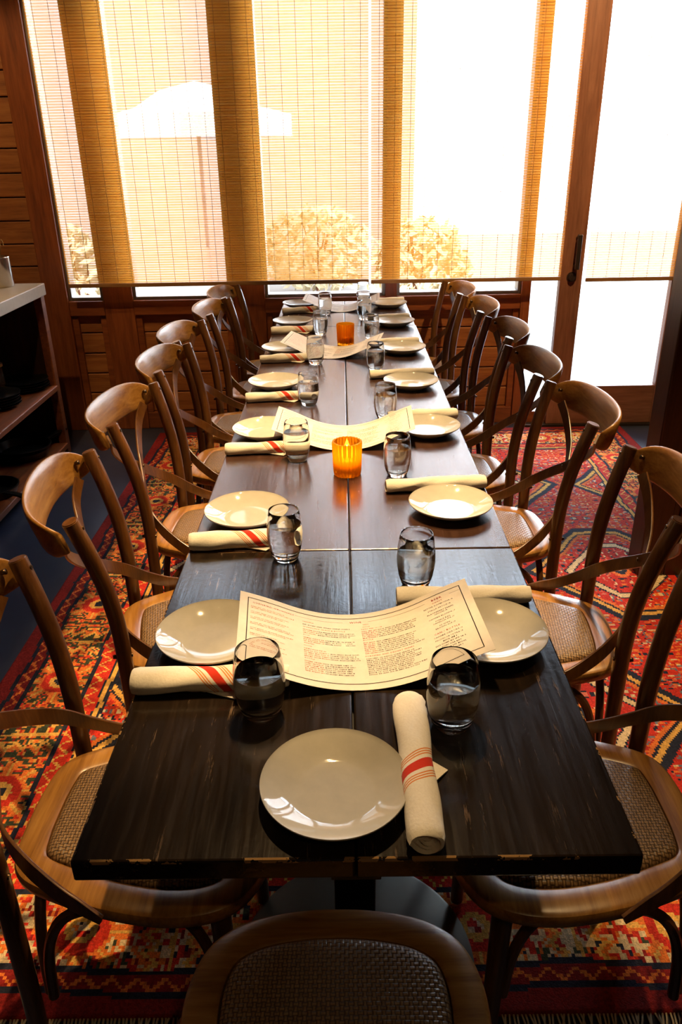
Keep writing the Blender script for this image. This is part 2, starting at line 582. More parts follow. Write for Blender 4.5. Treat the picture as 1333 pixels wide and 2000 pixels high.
def plank_rows(bm, x0, x1, y0, y1, z0, z1, pitch=0.119):
    z = z0
    while z < z1 - 0.01:
        zz = min(z + pitch, z1)
        add_box(bm, x0, x1, y0, y1, z + 0.003, zz - 0.003, 0.005)
        z = zz
bm = bmesh.new()
plank_rows(bm, -2.60, -1.68, WY + 0.02, WY + 0.12, 0.0, 3.20)          # left of the windows
plank_rows(bm, -1.60, -1.33, WY + 0.035, WY + 0.12, 0.10, 0.70)        # below the sills
plank_rows(bm, -1.168, -0.636, WY + 0.035, WY + 0.12, 0.10, 0.70)
plank_rows(bm, -0.442, 0.236, WY + 0.035, WY + 0.12, 0.10, 0.70)
plank_rows(bm, 0.300, 1.000, WY + 0.035, WY + 0.12, 0.10, 0.70)
add_box(bm, -2.6, 1.04, WY + 0.125, WY + 0.16, 0.0, 0.70)               # sheathing behind
add_box(bm, -2.6, -1.6, WY + 0.125, WY + 0.16, 0.70, 3.2)
add_box(bm, -1.7, 2.0, WY + 0.02, WY + 0.16, 2.92, 3.20)
add_box(bm, 1.95, 2.8, DY + 0.0, WY + 0.16, 0.0, 3.20)
struct(obj('wall_back', bm, 'plank', smooth=False))
# posts and rails
struct(box('trim_1', -1.690, -1.555, WY - 0.01, WY + 0.15, 0, 2.92, 'trim'))
struct(box('trim_2', -1.357, -1.189, WY - 0.0, WY + 0.15, 0, 2.92, 'trim'))
struct(box('trim_3', -0.636, -0.442, WY - 0.0, WY + 0.15, 0, 2.92, 'trim'))
struct(box('trim_4', 0.236, 0.300, WY - 0.0, WY + 0.15, 0, 2.92, 'trim'))
struct(box('trim_5', 1.000, 1.052, WY - 0.01, WY + 0.15, 0, 2.92, 'trim'))
bays = [(-1.555, -1.357), (-1.189, -0.636), (-0.442, 0.236), (0.300, 1.000)]
for i, (a, b) in enumerate(bays):
    bm = bmesh.new()
    add_box(bm, a, b, WY - 0.005, WY + 0.15, 0.68, 0.762, 0.004)       # rail under the glass
    add_box(bm, a, b, WY + 0.01, WY + 0.12, 0.0, 0.10, 0.004)
    add_box(bm, a, a + 0.035, WY + 0.012, WY + 0.12, 0.10, 0.69, 0.003)
    add_box(bm, b - 0.035, b, WY + 0.012, WY + 0.12, 0.10, 0.69, 0.003)
    struct(obj('trim_%d' % (6 + i), bm, 'trimx', smooth=False))
# windows: metal frame and pane, one per bay
for i, (a, b) in enumerate(bays):
    r = struct(empty('window_%d' % (i + 1), ((a + b) / 2, WY + 0.07, 0.762)))
    hx = (b - a) / 2
    bm = bmesh.new()
    f = 0.018
    for q in ((-hx, -hx + f, 0.0, 2.148), (hx - f, hx, 0.0, 2.148), (-hx + f, hx - f, 0, f), (-hx + f, hx - f, 2.148 - f, 2.148)):
        add_box(bm, q[0], q[1], -0.055, 0.03, q[2], q[3], 0.003)
    obj('window_frame', bm, 'alu', r, smooth=False)
    bm = bmesh.new()
    add_box(bm, -hx + f - 0.004, hx - f + 0.004, -0.003, 0.003, f - 0.004, 2.134)
    obj('pane', bm, 'pane', r, smooth=False)
# narrow sidelight between the corner post and the door
r = struct(empty('window_5', (1.125, WY + 0.02, 0.0)))
bm = bmesh.new()
add_box(bm, -0.073, 0.073, -0.06, 0.06, 0.0, 0.085, 0.003)
add_box(bm, -0.073, 0.073, -0.06, 0.06, 2.88, 2.92, 0.003)
obj('window_frame', bm, 'trimx', r, smooth=False)
bm = bmesh.new()
add_box(bm, -0.073, 0.073, -0.003, 0.003, 0.083, 2.884)
obj('pane', bm, 'pane', r, smooth=False)
# glazed door
r = struct(empty('door_1', (1.56, DY + 0.005, 0.0)))
bm = bmesh.new()
add_box(bm, -0.370, -0.250, -0.025, 0.025, 0.018, 2.91, 0.004)
obj('stile', bm, 'door', r, smooth=False)
bm = bmesh.new()
add_box(bm, 0.245, 0.385, -0.025, 0.025, 0.018, 2.91, 0.004)
obj('stile', bm, 'door', r, smooth=False)
bm = bmesh.new()
add_box(bm, -0.250, 0.245, -0.024, 0.024, 0.018, 0.245, 0.004)
obj('bottom_rail', bm, wood('door_rail_wood', (0.10, 0.036, 0.020), (0.20, 0.078, 0.042), (0.28, 0.12, 0.07), 'x', 0.4), r, smooth=False)
bm = bmesh.new()
add_box(bm, -0.250, 0.245, -0.024, 0.024, 2.79, 2.91, 0.004)
obj('top_rail', bm, 'door', r, smooth=False)
bm = bmesh.new()
add_box(bm, -0.256, 0.251, -0.003, 0.003, 0.239, 2.796)
obj('pane', bm, 'pane', r, smooth=False)
bm = bmesh.new()                                       # pull handle on two stand-offs
add_box(bm, -0.310, -0.285, -0.075, -0.058, 0.905, 1.085, 0.004)
add_tube(bm, [(-0.298, -0.024, 0.925), (-0.298, -0.064, 0.925)], 0.009, 10)
add_tube(bm, [(-0.298, -0.024, 1.065), (-0.298, -0.064, 1.065)], 0.009, 10)
obj('pull_handle', bm, 'bronze', r, smooth=False)
bm = bmesh.new()
add_tube(bm, [(-0.310, -0.024, 0.862), (-0.310, -0.030, 0.862)], 0.026, 20)
add_tube(bm, [(-0.310, -0.030, 0.862), (-0.310, -0.046, 0.862)], 0.019, 20)
add_box(bm, -0.3125, -0.3075, -0.052, -0.045, 0.848, 0.876, 0.001)
obj('lock_knob', bm, 'bronze', r, smooth=False)
struct(box('trim_10', 1.035, 1.955, DY - 0.03, DY + 0.20, 0.0, 0.018, 'bronze', bev=0.002))   # threshold

# dark wood partition at the right, with a recessed panel
bm = bmesh.new()
add_box(bm, 1.115, 1.215, 2.56, 2.68, 0, 3.2, 0.006)
add_box(bm, 1.215, 2.8, 2.585, 2.66, 0, 3.2)
add_box(bm, 1.215, 2.8, 2.56, 2.585, 0, 0.14, 0.004)
add_box(bm, 1.245, 1.255, 2.572, 2.585, 0.14, 3.2, 0.002)
add_box(bm, 1.215, 2.8, 2.56, 2.585, 1.05, 1.15, 0.004)
struct(obj('wall_partition', bm, 'darkwood', smooth=False))

# ------------------------------------------------------------------ bamboo blinds
def blind(x0, x1, y, z0, label, ztop=2.56, pitch=0.0125):
    r = tag(empty('bamboo_blind', ((x0 + x1) / 2, y, z0)), label, 'blind', 'bamboo roll-down blinds on the window wall')
    hx = (x1 - x0) / 2
    bm = bmesh.new()
    z = 0.022
    while z < ztop - z0 - 0.02:
        h = pitch * random.uniform(0.80, 0.88)
        dy = random.uniform(-0.0004, 0.0004)
        add_box(bm, -hx, hx, dy - 0.0007, dy + 0.0007, z, z + h)
        z += pitch
    obj('slats', bm, 'bamboo', r, smooth=False)
    bm = bmesh.new()
    add_box(bm, -hx, hx, -0.006, 0.006, 0.0, 0.021, 0.003)
    obj('bottom_rail', bm, 'rail', r, smooth=False)
    bm = bmesh.new()
    add_box(bm, -hx, hx, -0.02, 0.015, ztop - z0 - 0.03, ztop - z0, 0.003)
    obj('head_rail', bm, 'rail', r, smooth=False)
    n = max(2, round((x1 - x0) / 0.077))
    first = None
    for i in range(n):
        cx = -hx + (i + 0.5) * 2 * hx / n
        if first is None:
            bm = bmesh.new()
            add_box(bm, -0.0009, 0.0009, -0.0022, -0.0010, 0.02, ztop - z0 - 0.02)
            first = obj('cord', bm, 'cord', r, smooth=False)
            first.location = (cx, 0, 0)
        else:
            c = first.copy()
            COL.objects.link(c)
            c.parent = r
            c.location = (cx, 0, 0)
blind(-1.505, 0.140, 4.325, 0.850, 'wide tan bamboo blind hanging over the left half of the windows')
blind(0.152, 1.187, 4.325, 0.846, 'tan bamboo blind over the right-hand window and the narrow sidelight')
blind(1.322, 1.835, 4.318, 0.838, 'bright bamboo blind hanging in front of the glass door')

# ------------------------------------------------------------------ outside
struct(box('ground', -9, 11, 4.60, 16.0, -0.20, -0.03, 'ground', bev=0))
struct(box('wall_outside', -6.5, 0.9, 10.4, 10.7, -0.03, 3.3, 'stucco', bev=0))
r = tag(empty('patio_umbrella', (-1.37, 8.2, -0.38)), 'white patio umbrella seen dimly through the left blind', 'umbrella')
bm = bmesh.new()
add_tube(bm, [(0, 0, 0), (0, 0, 2.44)], 0.02, 12)
obj('pole', bm, 'stucco', r)
bm = bmesh.new()
add_lathe(bm, [(0.0, 2.50), (0.35, 2.42), (0.6, 2.28), (0.90, 2.21), (0.90, 2.02), (0.89, 2.02), (0.89, 2.195), (0.6, 2.26), (0.35, 2.40), (0.0, 2.46)], 8)
obj('canopy', bm, 'canvas', r, smooth=False)
bm = bmesh.new()
add_lathe(bm, [(0, 0), (0.28, 0), (0.28, 0.06), (0.05, 0.1), (0, 0.1)], 24)
obj('base', bm, 'iron', r)
def shrub(x, y, h, w, label, seed):
    rr = random.Random(seed)
    r = tag(empty('shrub', (x, y, -0.03)), label, 'shrub', 'shrubs outside the windows')
    bm = bmesh.new()
    for i in range(5):
        a = rr.uniform(0, 6.28)
        add_tube(bm, [(0, 0, 0), (0.1 * math.cos(a), 0.1 * math.sin(a), h * 0.5), (w * .5 * math.cos(a), w * .5 * math.sin(a), h * 0.85)], [0.015, 0.01, 0.005], 6)
    obj('stem', bm, 'shelfwood', r)
    bm = bmesh.new()
    for i in range(900):
        a, b, q = rr.uniform(0, 6.28), rr.uniform(-1, 1), rr.uniform(0.5, 1) ** 0.5
        s = math.sqrt(1 - b * b)
        c = Vector((w * 1.5 * q * s * math.cos(a), w * q * s * math.sin(a), h * 0.50 + h * 0.48 * q * b))
        d1 = Vector((rr.uniform(-1, 1), rr.uniform(-1, 1), rr.uniform(-1, 1))).normalized()
        d2 = d1.orthogonal().normalized()
        L, Wd = 0.07, 0.03
        nn = d1.cross(d2) * 0.004
        vs = [bm.verts.new(c - d1 * L), bm.verts.new(c + d2 * Wd + nn), bm.verts.new(c + d1 * L), bm.verts.new(c - d2 * Wd + nn)]
        bm.faces.new(vs)
    obj('foliage', bm, 'leaf', r, smooth=False)
shrub(0.75, 7.6, 1.0, 0.32, 'yellow-green shrub glowing behind the middle of the right blind', 3)
shrub(-0.30, 9.4, 1.0, 0.46, 'yellow-green shrub dimly seen through the middle of the blinds', 4)
shrub(-2.35, 7.0, 1.0, 0.35, 'yellow-green shrub dimly seen behind the leftmost window pane', 5)

# ------------------------------------------------------------------ rug (pattern knotted as face colours)
RX0, RX1, RY0, RY1 = -1.10, 1.62, 0.915, 4.31
K = 0.007
nx, ny = int(round((RX1 - RX0) / K)), int(round((RY1 - RY0) / K))
PAL = {'red': (0.52, 0.030, 0.016), 'deep': (0.22, 0.014, 0.012), 'navy': (0.018, 0.020, 0.036), 'green': (0.045, 0.055, 0.030),
       'orange': (0.66, 0.16, 0.030), 'gold': (0.64, 0.35, 0.08), 'cream': (0.64, 0.48, 0.28), 'rose': (0.58, 0.15, 0.10), 'slate': (0.14, 0.16, 0.20)}
names = list(PAL)
pal = np.array([PAL[n] for n in names])
ix = {n: i for i, n in enumerate(names)}
gx, gy = np.meshgrid((np.arange(nx) + 0.5) * K, (np.arange(ny) + 0.5) * K, indexing='ij')
Wd, Ln = nx * K, ny * K
rng = np.random.RandomState(11)
# slightly wandering weave
wob = 0.010 * np.sin(gy * 9 + 2 * np.sin(gx * 7)) + 0.006 * np.sin(gy * 31 + gx * 5)
X_, Y_ = gx + wob * 0.6, gy + 0.008 * np.sin(gx * 11 + gy * 3)
dl, dr, dn, df_ = X_, Wd - X_, Y_, Ln - Y_
dside = np.minimum(dl, dr)
dend = np.minimum(dn, df_)
dd = np.minimum(dside, dend)
idx = np.full((nx, ny), ix['red'])
def put(mask, c):
    idx[mask] = ix[c]
# --- field: nested hexagon medallions on red, filled with small hooked figures
fx, fy = X_ - Wd / 2, Y_ - Ln / 2
P1 = 0.84
cyl = (fy / P1 + 0.5) % 1.0 - 0.5
row = np.floor(fy / P1 + 0.5)
px = ((fx / 0.80) + 0.5 * (row % 2) + 0.5) % 1.0 - 0.5
hexd = np.abs(px) * 1.10 + np.abs(cyl) * 0.95
hexd = np.maximum(hexd, np.abs(cyl) * 1.55 * 0.8)
for a, b, c in ((0.475, 0.52, 'navy'), (0.445, 0.475, 'gold'), (0.43, 0.445, 'navy'), (0.405, 0.43, 'orange'), (0.30, 0.312, 'navy'),
                (0.26, 0.30, 'cream'), (0.25, 0.26, 'navy'), (0.0, 0.25, 'red')):
    put((hexd >= a) & (hexd < b), c)
put(hexd < 0.09, 'orange')
put(hexd < 0.06, 'navy')
put(hexd < 0.025, 'cream')
# small figures: mirrored cell noise so motifs look drawn, not random
def figures(mask, cw, ch, seed, cols, dens=0.5, sub=7):
    r2 = np.random.RandomState(seed)
    T = r2.randint(0, len(cols), size=(6, sub + 1, sub + 1))
    on = r2.rand(6, sub + 1, sub + 1) < dens
    ci, cj = np.floor(X_ / cw).astype(int), np.floor(Y_ / ch).astype(int)
    u = np.abs((X_ / cw) % 1 - 0.5) * 2
    v = np.abs((Y_ / ch) % 1 - 0.5) * 2
    kx = np.clip((u * sub).astype(int), 0, sub)
    ky = np.clip((v * sub).astype(int), 0, sub)
    t = (ci * 7 + cj * 13 + (ci * cj) % 3) % 6
    sel = on[t, kx, ky] & mask
    cc = np.array([ix[c] for c in cols])[T[t, kx, ky]]
    idx[sel] = cc[sel]
fld = dd > 0.34
inner = fld & (hexd > 0.32) & (hexd < 0.40)
figures(fld & (hexd < 0.24) & (hexd > 0.10), 0.11, 0.11, 5, ['orange', 'navy', 'red', 'rose', 'cream'], 0.45, 6)
figures(inner, 0.10, 0.12, 9, ['navy', 'orange', 'cream', 'rose', 'orange', 'slate'], 0.36, 6)
figures(fld & (hexd > 0.53), 0.13, 0.10, 21, ['navy', 'orange', 'red', 'rose', 'orange', 'cream', 'slate'], 0.42, 7)
# --- border
def hooks(mask, along, across, period, w0, seed):
    """rosettes alternating with rows of hooked leaves"""
    t = along / period
    c = t % 1.0
    v = across / w0                    # 0..1 across the border
    put(mask, 'green' if seed == 1 else 'navy')
    # rosette
    ru = (c - 0.25) * period
    rv = (v - 0.5) * w0
    q = np.sqrt(ru ** 2 + rv ** 2)
    an = np.arctan2(rv, ru)
    pet = 0.085 + 0.018 * np.sign(np.cos(an * 8))
    put(mask & (q < pet), 'orange')
    put(mask & (q < pet) & (np.abs(np.sin(an * 4)) < 0.22), 'gold')
    put(mask & (q < 0.058), 'red')
    put(mask & (q < 0.034), 'gold')
    put(mask & (q < 0.018), 'navy')
    # central stalk with hooked leaves on either side
    hv = np.abs(c - 0.72)
    put(mask & (hv < 0.012), 'gold')
    saw = ((v * 4.0) % 1.0)
    hk = np.abs(hv * period - (0.03 + 0.055 * np.abs(saw - 0.35))) < 0.0075
    put(mask & hk & (hv < 0.22), 'gold')
    hk2 = np.abs(hv * period - (0.045 + 0.055 * np.abs(saw - 0.35))) < 0.006
    put(mask & hk2 & (hv < 0.22), 'orange')
    # filler knots
    z = mask & (q > 0.11) & (hv > 0.20)
    kx = ((along / 0.036) % 1 - 0.5) ** 2 + ((across / 0.045) % 1 - 0.5) ** 2
    put(z & (kx < 0.10), 'orange' if seed == 1 else 'cream')
    put(z & (kx < 0.025), 'red')
side = dside < dend + 0.0
bm_ = (dd > 0.10) & (dd < 0.27)
hooks(bm_ & side & (dl < dr), Y_, dl - 0.10, 0.46, 0.17, 1)
hooks(bm_ & side & (dl >= dr), Y_, dr - 0.10, 0.46, 0.17, 1)
figures(bm_ & side & (idx == ix['green']), 0.085, 0.095, 41, ['orange', 'gold', 'red', 'orange', 'deep'], 0.42, 6)
e_ = bm_ & (~side)
hooks(e_, X_, dend - 0.10, 0.42, 0.17, 2)
put(e_ & (idx == ix['navy']), 'cream')
figures(e_ & (idx == ix['cream']), 0.105, 0.17, 33, ['red', 'navy', 'orange', 'red', 'deep', 'green'], 0.62, 6)
# guard stripes
def guard(a, b, base, seed):
    m = (dd > a) & (dd < b)
    put(m, base)
    al = np.where(side, Y_, X_)
    mid = (a + b) / 2
    zig = np.abs(((al / 0.055) % 1) - 0.5) * (b - a) * 1.1
    put(m & (np.abs(dd - a - zig - 0.008) < 0.0045), 'orange' if seed == 1 else 'gold')
    put((np.abs(dd - a) < 0.0065) | (np.abs(dd - b) < 0.0065), 'navy')
put(dd < 0.05, 'deep')
guard(0.05, 0.095, 'deep', 1)
guard(0.275, 0.335, 'red', 2)
put((dd > 0.335) & (dd < 0.35), 'gold')
put((dd > 0.35) & (dd < 0.36), 'navy')
cols = pal[idx] * (0.82 + 0.30 * rng.rand(nx, ny))[..., None]
# abrash: slow tone change row by row, as in hand-dyed wool
cols = cols * (0.92 + 0.14 * np.sin(gy * 5.1 + 1.3 * np.sin(gy * 13)))[..., None]
cols = np.clip(cols * 1.28, 0, 0.92)
gv = np.zeros((nx + 1, ny + 1, 3))
gv[..., 0] = (RX0 + np.arange(nx + 1) * K)[:, None]
gv[..., 1] = (RY0 + np.arange(ny + 1) * K)[None, :]
gv[..., 2] = 0.010 + 0.0016 * np.sin(gv[..., 0] * 5) * np.sin(gv[..., 1] * 3)
vid = np.arange((nx + 1) * (ny + 1)).reshape(nx + 1, ny + 1)
quads = np.stack([vid[:-1, :-1], vid[1:, :-1], vid[1:, 1:], vid[:-1, 1:]], -1).reshape(-1, 4)
rug_root = tag(empty('rug', ((RX0 + RX1) / 2, (RY0 + RY1) / 2, 0)), 'large red patterned wool rug under the long table and chairs', 'rug')
me = bpy.data.meshes.new('pile')
gl_ = gv.reshape(-1, 3) - np.array([(RX0 + RX1) / 2, (RY0 + RY1) / 2, 0])
# skirt down to the floor round the edge
rim = np.concatenate([vid[:, 0], vid[-1, 1:], vid[-2::-1, -1], vid[0, -2:0:-1]])
low = gl_[rim].copy()
low[:, 2] = 0.0005
n0 = len(gl_)
verts = np.concatenate([gl_, low])
nr = len(rim)
sk = np.array([[rim[i], n0 + i, n0 + (i + 1) % nr, rim[(i + 1) % nr]] for i in range(nr)])
allq = np.concatenate([quads, sk])
me.vertices.add(len(verts))
me.vertices.foreach_set('co', verts.astype(np.float32).ravel())
me.loops.add(len(allq) * 4)
me.loops.foreach_set('vertex_index', allq.astype(np.int32).ravel())
me.polygons.add(len(allq))
me.polygons.foreach_set('loop_start', np.arange(0, len(allq) * 4, 4, dtype=np.int32))
me.update(calc_edges=True)
ca = me.color_attributes.new('knots', 'FLOAT_COLOR', 'CORNER')
fc = np.concatenate([cols.reshape(-1, 3), np.tile(np.array(PAL['deep']), (nr, 1))])
buf = np.ones((len(allq), 4, 4), np.float32)
buf[:, :, :3] = fc[:, None, :]
ca.data.foreach_set('color', buf.ravel())
link_mesh('pile', me, 'rug', rug_root, smooth=False)
bm = bmesh.new()
rr = random.Random(5)
x = RX0 + 0.01
while x < RX1 - 0.01:
    L = rr.uniform(0.02, 0.045)
    dx = rr.uniform(-0.012, 0.012)
    add_tube(bm, [(x - (RX0 + RX1) / 2, RY0 - (RY0 + RY1) / 2 + 0.004, 0.006), (x + dx * .5 - (RX0 + RX1) / 2, RY0 - L * .5 - (RY0 + RY1) / 2, 0.007), (x + dx - (RX0 + RX1) / 2, RY0 - L - (RY0 + RY1) / 2, 0.003)], 0.0022, 5)
    x += 0.0075
tag(obj('fringe', bm, 'fringe', rug_root), None, kind='stuff')

# ------------------------------------------------------------------ tables
TZ = 0.76
def table(name, y0, y1, wdt, mat, label, cols_y, disc_r=0.24):
    r = tag(empty(name, (0.0045, (y0 + y1) / 2, 0)), label, 'table', 'tables pushed together into one long table')
    L = (y1 - y0) / 2
    h = wdt / 2
    for s in (-1, 1):
        bm = bmesh.new()
        a, b = (-h, -0.0012) if s < 0 else (0.0012, h)
        add_box(bm, a, b, -L, L, TZ - 0.032, TZ, 0.003)
        obj('board', bm, mat, r, smooth=False)
    bm = bmesh.new()
    for cy in cols_y:
        add_box(bm, -h * 0.75, h * 0.75, cy - 0.03, cy + 0.03, TZ - 0.056, TZ - 0.0402, 0.002)
    obj('batten', bm, 'iron', r, smooth=False)
    bm = bmesh.new()
    add_box(bm, -0.03, 0.03, -L + 0.004, L - 0.004, TZ - 0.040, TZ - 0.0322, 0.001)
    obj('seam_light_stop', bm, 'iron', r, smooth=False)  # added below the seam to stop spotlight leaking between the boards
    for cy in cols_y:
        bm = bmesh.new()
        add_box(bm, -0.038, 0.038, cy - 0.038, cy + 0.038, 0.022, TZ - 0.0562, 0.004)
        obj('pedestal', bm, 'iron', r, smooth=False)
        bm = bmesh.new()
        add_lathe(bm, [(0, 0.0118), (disc_r, 0.0118), (disc_r, 0.019), (disc_r - 0.008, 0.0235), (0, 0.026)], 56, cy=cy)
        obj('base_plate', bm, 'disc', r)
    return r
table('square_table', 0.635, 1.399, 0.672, 'table_black', 'small black-stained wooden table nearest the front, carrying the end place setting', [0.0])
table('long_table', 1.402, 3.632, 0.668, 'table_brown', 'long dark brown board table in the middle of the row, carrying both amber candle holders', [-0.72, 0.72])
table('end_table', 3.635, 4.296, 0.662, 'table_brown', 'short dark brown table at the far end under the window sill', [0.0])

# ------------------------------------------------------------------ cross-back chairs
def make_chair():
    r = empty('dining_chair', (0, 0, 0))
    half = [(0, -0.215), (.06, -0.213), (.110, -0.203), (.142, -0.175), (.166, -0.12), (.192, -0.04), (.207, 0.05), (.203, 0.12), (.180, 0.172), (.132, 0.205), (.065, 0.221), (0, 0.225)]
    full = half + [(-x, y) for x, y in half[-2:0:-1]]
    # closed smooth outline
    nF = len(full)
    P = [np.array(p) for p in full]
    out = []
    for i in range(nF):
        a, b, c_, d = P[i - 1], P[i], P[(i + 1) % nF], P[(i + 2) % nF]
        for j in range(4):
            t = j / 4
            out.append(0.5 * (2 * b + (c_ - a) * t + (2 * a - 5 * b + 4 * c_ - d) * t * t + (3 * b - a - 3 * c_ + d) * t ** 3))
    out = np.array(out)
    nO = len(out)
    tang = np.roll(out, -1, 0) - np.roll(out, 1, 0)
    nrm = np.stack([tang[:, 1], -tang[:, 0]], 1)
    nrm /= np.linalg.norm(nrm, axis=1)[:, None]
    # outline runs counter-clockwise: nrm points outward
    def inset(d):
        return out - nrm * d
    def ring(bm, pts, z):
        return [bm.verts.new((p[0], p[1], z)) for p in pts]
    bm = bmesh.new()
    prof = [(0.004, 0.428), (0.0, 0.433), (-0.002, 0.447), (0.001, 0.455), (0.007, 0.459), (0.044, 0.4595), (0.049, 0.457), (0.050, 0.450), (0.050, 0.430), (0.045, 0.428)]
    rings = [ring(bm, inset(d), z) for d, z in prof]
    for A, B in zip(rings, rings[1:] + rings[:1]):
        for j in range(nO):
            bm.faces.new((A[j], A[(j + 1) % nO], B[(j + 1) % nO], B[j]))
    obj('seat_frame', bm, 'chairlight', r)
    bm = bmesh.new()
    cen = np.array([0, 0.0])
    inn = inset(0.0515)
    pr = [(1.0, 0.444), (1.0, 0.456), (0.985, 0.461), (0.955, 0.4645), (0.90, 0.467), (0.75, 0.4685), (0.5, 0.4695), (0.25, 0.470)]
    rings = [ring(bm, cen + (inn - cen) * f, z) for f, z in pr]
    for A, B in zip(rings, rings[1:]):
        for j in range(nO):
            bm.faces.new((A[j], A[(j + 1) % nO], B[(j + 1) % nO], B[j]))
    bm.faces.new(rings[-1])
    bm.faces.new(rings[0][::-1])
    obj('woven_seat', bm, 'rattan', r, sharp=70)
    # rear posts: leg and back upright bent from one pole
    for s in (-1, 1):
        path = spline([(s * .190, -.195, 0.0105), (s * .184, -.190, .22), (s * .181, -.188, .45), (s * .182, -.190, .58), (s * .187, -.201, .68), (s * .194, -.221, .77), (s * .201, -.246, .856)], 6)
        n = len(path)
        bm = bmesh.new()
        rad = [0.0150 + 0.0022 * min(1, i / (n * .5)) for i in range(n)]
        add_tube(bm, path, rad, 14)
        bmesh.ops.bevel(bm, geom=[e for e in bm.edges if any(len(f.verts) > 8 for f in e.link_faces)], offset=0.002, segments=2, affect='EDGES')
        p = obj('back_post', bm, 'chair', r)
        for z_, yb in ((0.838, -0.241), (0.512, -0.189)):
            bm = bmesh.new()
            d = 0.0165
            add_tube(bm, [(s * (.1995 if z_ > .7 else .1812), yb + d - 0.002, z_), (s * (.1995 if z_ > .7 else .1812), yb + d + 0.003, z_ + (.001 if z_ > .7 else 0))], [0.0055, 0.0040], 10)
            if z_ > .7:
                obj('bolt', bm, 'bolt', p)
                bm = bmesh.new()
                add_tube(bm, [(s * .1995, yb - 0.030, z_ - 0.008), (s * .1995, yb - 0.040, z_ - 0.011)], [0.0060, 0.0045], 8)
            else:
                obj('bolt', bm, 'bolt', p)
                bm = bmesh.new()
                add_tube(bm, [(s * .1812, yb - d + 0.002, z_), (s * .1812, yb - d - 0.006, z_)], [0.0055, 0.0045], 8)
            obj('bolt', bm, 'bolt', p)
        # front leg
        bm = bmesh.new()
        path = spline([(s * .172, .150, 0.0105), (s * .166, .145, .20), (s * .160, .140, .429)], 6)
        add_tube(bm, path, [0.0135 + 0.004 * i / (len(path) - 1) for i in range(len(path))], 14)
        obj('front_leg', bm, 'chair', r)
    # crest rail: bowed plank behind the posts
    bm = bmesh.new()
    rings = []
    NU = 28
    for i in range(NU + 1):
        u = -1 + 2 * i / NU
        xx = 0.219 * math.sin(u * PI / 2 * 0.94) / math.sin(PI / 2 * 0.94)
        bow = 0.082 * (1 - u * u)
        taper = (1 - abs(u) ** 6 * 0.45)
        hh = 0.0415 * taper * (1 + 0.12 * (1 - u * u))
        zc = 0.818 + 0.004 * (1 - u * u)
        th = 0.0075 * (1 - 0.35 * abs(u) ** 8)
        # outward direction in plan
        du = 2 * 0.082 * u
        nx_, ny_ = -du * 0.9, -0.219
        nl = math.hypot(nx_, ny_)
        nx_, ny_ = -nx_ / nl * (1 if u else 1), ny_ / nl
        ring_ = []
        for j in range(14):
            q = 2 * PI * j / 14
            cz = math.copysign(abs(math.sin(q)) ** 0.55, math.sin(q)) * hh
            cn = math.copysign(abs(math.cos(q)) ** 0.75, math.cos(q)) * th
            lean = -0.27 * cz
            base_y = -(0.2605 + bow)
            ring_.append(bm.verts.new((xx + nx_ * cn, base_y + ny_ * cn + lean, zc + cz)))
        rings.append(ring_)
    for A, B in zip(rings, rings[1:]):
        for j in range(14):
            bm.faces.new((A[j], A[(j + 1) % 14], B[(j + 1) % 14], B[j]))
    bm.faces.new(rings[0][::-1])
    bm.faces.new(rings[-1])
    obj('crest_rail', bm, 'chairlight', r, sharp=80)
    # crossed straps: from the crest, over each other, past the inner side of the opposite post to the seat edge
    for s in (-1, 1):
        off = 0.004 * s
        pts = [(-s * .166, -.272, .800), (-s * .128, -.282, .755), (-s * .060, -.272 + off, .700), (0, -.252 + off, .655), (s * .070, -.226 + off, .606),
               (s * .128, -.196, .560), (s * .159, -.158, .520), (s * .184, -.100, .480), (s * .207, -.030, .449)]
        path = spline(pts, 5)
        n = len(path)
        wd = []
        for i in range(n):
            t = i / (n - 1)
            a = min(1.0, max(0.0, (t - 0.50) / 0.30))
            N = np.array([s * a - s * 0.85 * max(0.0, 1 - t / 0.42), -(1 - a) - 0.02, 0.0])
            tg = np.array(path[min(i + 1, n - 1)]) - np.array(path[max(i - 1, 0)])
            wd.append(np.cross(tg, N))
        hw = [1.0 - 0.45 * max(0, (i / (n - 1) - 0.93) / 0.07) for i in range(n)]
        bm = bmesh.new()
        add_strip(bm, path, wd, 0.030, 0.0055, hw)
        st = obj('cross_strap', bm, 'chair', r)
        if s > 0:
            bm = bmesh.new()
            add_tube(bm, [(0, -.243, .657), (0, -.240, .657)], [0.0055, 0.004], 10)
            obj('bolt', bm, 'bolt', st)
    # arched braces under the seat
    def arch(a, b, z0=0.20):
        a, b = np.array(a), np.array(b)
        def pt(t, z):
            q = a + (b - a) * t
            return (q[0], q[1], z)
        return spline([pt(0.03, z0), pt(0.06, 0.30), pt(0.14, 0.375), pt(0.28, 0.412), pt(0.5, 0.417), pt(0.72, 0.412), pt(0.86, 0.375), pt(0.94, 0.30), pt(0.97, z0)], 4)
    FL, FR, RL, RR = (-.158, .135), (.158, .135), (-.165, -.172), (.165, -.172)
    for a, b in ((FL, FR), (FL, RL), (FR, RR), (RL, RR)):
        bm = bmesh.new()
        add_tube(bm, arch(a, b), 0.0095, 10)
        obj('arched_brace', bm, 'chair', r)
    return r

